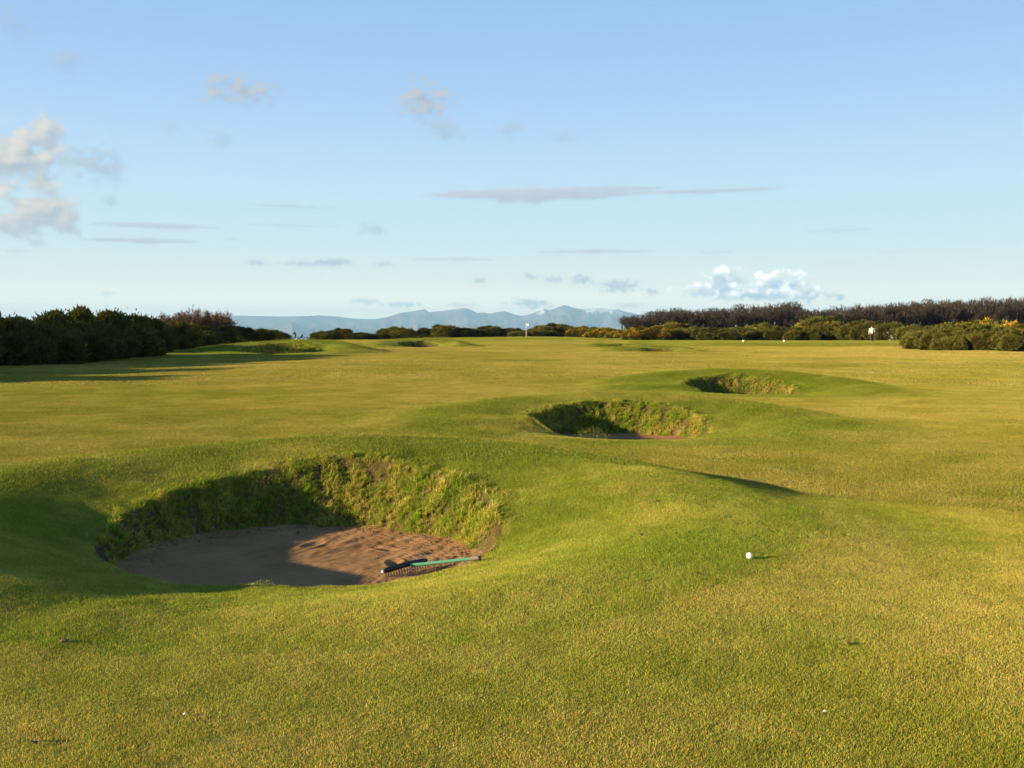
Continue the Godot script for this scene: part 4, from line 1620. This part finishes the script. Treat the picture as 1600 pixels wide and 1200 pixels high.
var CLOUDS := [
	[-27.17, 9.36, 5.14, 3.57, 0, 1],
	[-25.49, 10.50, 2.18, 2.07, 0, 0.9],
	[-26.41, 6.40, 3.98, 2.74, 0, 1],
	[-25.33, 6.80, 1.87, 2.24, 0, 1],
	[-27.77, 5.83, 1.79, 1.69, 0, 1],
	[-23.43, 9.31, 3.54, 2.10, 2, 0.6],
	[1.15, 8.19, 13.75, 1.15, 1, 1],
	[10.94, 8.27, 12.15, 0.34, 1, 0.95],
	[4.57, 8.50, 9.87, 0.61, 1, 0.8],
	[-20.30, 6.03, 7.73, 0.43, 1, 0.9],
	[-20.97, 5.19, 7.33, 0.46, 1, 0.9],
	[-12.95, 7.37, 6.89, 0.22, 1, 0.7],
	[-12.77, 6.27, 6.18, 0.19, 1, 0.6],
	[-27.17, 4.41, 2.72, 0.17, 1, 0.6],
	[-3.43, 4.45, 5.71, 0.27, 1, 0.8],
	[4.57, 4.90, 8.35, 0.34, 1, 0.85],
	[18.61, 5.84, 3.77, 0.25, 1, 0.6],
	[12.04, 4.77, 2.56, 0.22, 1, 0.6],
	[21.31, 4.55, 2.32, 0.14, 1, 0.4],
	[-16.35, 5.44, 3.17, 0.15, 1, 0.5],
	[18.78, 4.08, 2.40, 0.11, 1, 0.3],
	[-15.64, 13.61, 5.31, 1.91, 2, 0.9],
	[-5.03, 13.37, 3.79, 2.51, 2, 1],
	[-3.81, 11.76, 1.90, 1.68, 2, 0.6],
	[-0.11, 12.04, 1.72, 1.38, 2, 0.45],
	[-24.45, 14.27, 1.90, 1.39, 2, 0.5],
	[-27.02, 15.85, 2.43, 1.70, 2, 0.35],
	[-16.70, 10.81, 1.75, 1.10, 2, 0.35],
	[-22.46, 8.93, 1.63, 1.77, 2, 0.45],
	[-8.16, 6.14, 2.25, 0.76, 2, 0.5],
	[3.05, 11.44, 1.52, 0.84, 2, 0.35],
	[-19.46, 11.30, 1.36, 0.90, 2, 0.3],
	[-22.46, 7.30, 0.98, 0.85, 2, 0.4],
	[14.22, 18.61, 4.31, 0.52, 2, 0.5],
	[-10.57, 4.20, 2.58, 0.49, 3, 0.8],
	[-12.41, 4.10, 2.19, 0.34, 3, 0.6],
	[-14.82, 4.13, 1.21, 0.37, 3, 0.7],
	[-7.59, 4.12, 1.05, 0.38, 3, 0.6],
	[-1.91, 3.20, 0.99, 0.38, 3, 0.7],
	[1.07, 3.47, 0.76, 0.53, 3, 0.7],
	[2.37, 3.28, 1.30, 0.53, 3, 0.6],
	[4.12, 3.27, 1.29, 0.69, 3, 0.75],
	[6.28, 2.88, 2.64, 0.76, 3, 0.8],
	[8.27, 2.53, 0.90, 0.45, 3, 0.7],
	[18.78, 2.10, 0.68, 0.51, 3, 0.8],
	[-8.72, 1.96, 1.72, 0.34, 3, 0.6],
	[-6.65, 1.78, 2.64, 0.34, 3, 0.7],
	[-3.05, 1.75, 1.90, 0.31, 3, 0.5],
	[1.15, 1.83, 2.67, 0.61, 3, 0.8],
	[-22.78, 2.25, 0.84, 0.35, 3, 0.4],
	[6.84, 1.71, 1.88, 0.38, 3, 0.5],
	[12.04, 2.54, 4.38, 1.12, 4, 0.9],
	[12.41, 3.24, 2.19, 1.34, 4, 0.8],
	[15.46, 2.69, 3.19, 1.69, 4, 1],
	[16.70, 2.30, 3.15, 1.10, 4, 0.9],
	[13.86, 2.26, 4.68, 0.74, 4, 0.9],
]
var RIDGE := PackedVector2Array([ Vector2(-36.25, 463), Vector2(-28.07, 463), Vector2(-22.46, 499), Vector2(-19.80, 517), Vector2(-17.40, 553), Vector2(-15.93, 598), Vector2(-14.93, 589), Vector2(-13.50, 571), Vector2(-12.04, 589), Vector2(-11.31, 607), Vector2(-10.20, 571), Vector2(-9.46, 517), Vector2(-8.16, 499), Vector2(-7.41, 553), Vector2(-6.65, 670), Vector2(-5.90, 715), Vector2(-5.41, 760), Vector2(-5.18, 778), Vector2(-4.92, 697), Vector2(-4.19, 724), Vector2(-3.51, 769), Vector2(-3.05, 796), Vector2(-2.75, 805), Vector2(-2.37, 751), Vector2(-2.02, 661), Vector2(-1.83, 688), Vector2(-1.60, 679), Vector2(-1.30, 652), Vector2(-0.95, 697), Vector2(-0.46, 724), Vector2(-0.23, 697), Vector2(0.04, 643), Vector2(0.46, 598), Vector2(0.84, 607), Vector2(1.22, 661), Vector2(1.53, 733), Vector2(1.76, 778), Vector2(1.95, 796), Vector2(2.14, 751), Vector2(2.44, 778), Vector2(2.82, 850), Vector2(3.09, 895), Vector2(3.32, 877), Vector2(3.51, 832), Vector2(3.81, 805), Vector2(4.27, 769), Vector2(4.57, 796), Vector2(4.95, 814), Vector2(5.41, 796), Vector2(5.90, 769), Vector2(6.32, 778), Vector2(6.65, 715), Vector2(7.22, 661), Vector2(7.97, 571), Vector2(9.09, 463), Vector2(10.57, 355), Vector2(12.77, 301), Vector2(18.43, 229), Vector2(30.96, 175) ])
# tall bushes left of the frame: x, z, width, height, kind
var OFFLEFT := [[-30.0, -22.0, 6.0, 3.2, 0], [-31.0, -27.5, 6.5, 4.0, 3], [-33.0, -32.5, 7.0, 4.6, 1], [-33.5, -38.0, 7.0, 5.0, 0], [-34.5, -44.0, 7.5, 5.2, 3], [-38.0, -50.0, 7.5, 5.4, 2], [-42.0, -57.0, 8.0, 5.2, 0], [-47.0, -65.0, 8.0, 5.2, 3], [-53.0, -74.0, 8.0, 5.4, 1], [-60.0, -84.0, 8.0, 5.6, 0]]
# small things on the near turf: x, z, name, size, turn, label, category
var LITTER := [
	[1.15, -5.85, "fallen_leaf", 0.05, 0.3, "small brown leaf on the turf below and left of the golf ball", "leaf"],
	[-2.25, -4.75, "worm_cast", 0.04, 0.9, "dark worm cast at the left edge in front of the bunker", "worm cast"],
	[1.28, -3.85, "paper_scrap", 0.022, 0.4, "tiny white scrap on the near turf, lower right", "scrap"],
	[-1.33, -3.83, "paper_scrap", 0.02, 1.2, "tiny white scrap on the near turf, lower left", "scrap"],
	[1.66, -4.68, "worm_cast", 0.035, 2.0, "small worm cast on the turf below the golf ball", "worm cast"],
	[1.20, -7.95, "worm_cast", 0.04, 0.2, "dark worm cast up the bank, left above the golf ball", "worm cast"],
	[0.93, -6.9, "worm_cast", 0.035, 1.1, "dark worm cast between the bunker and the golf ball", "worm cast"],
	[-1.8, -3.55, "fallen_leaf", 0.05, 2.2, "small dark leaf in the bottom left corner of the turf", "leaf"],
]
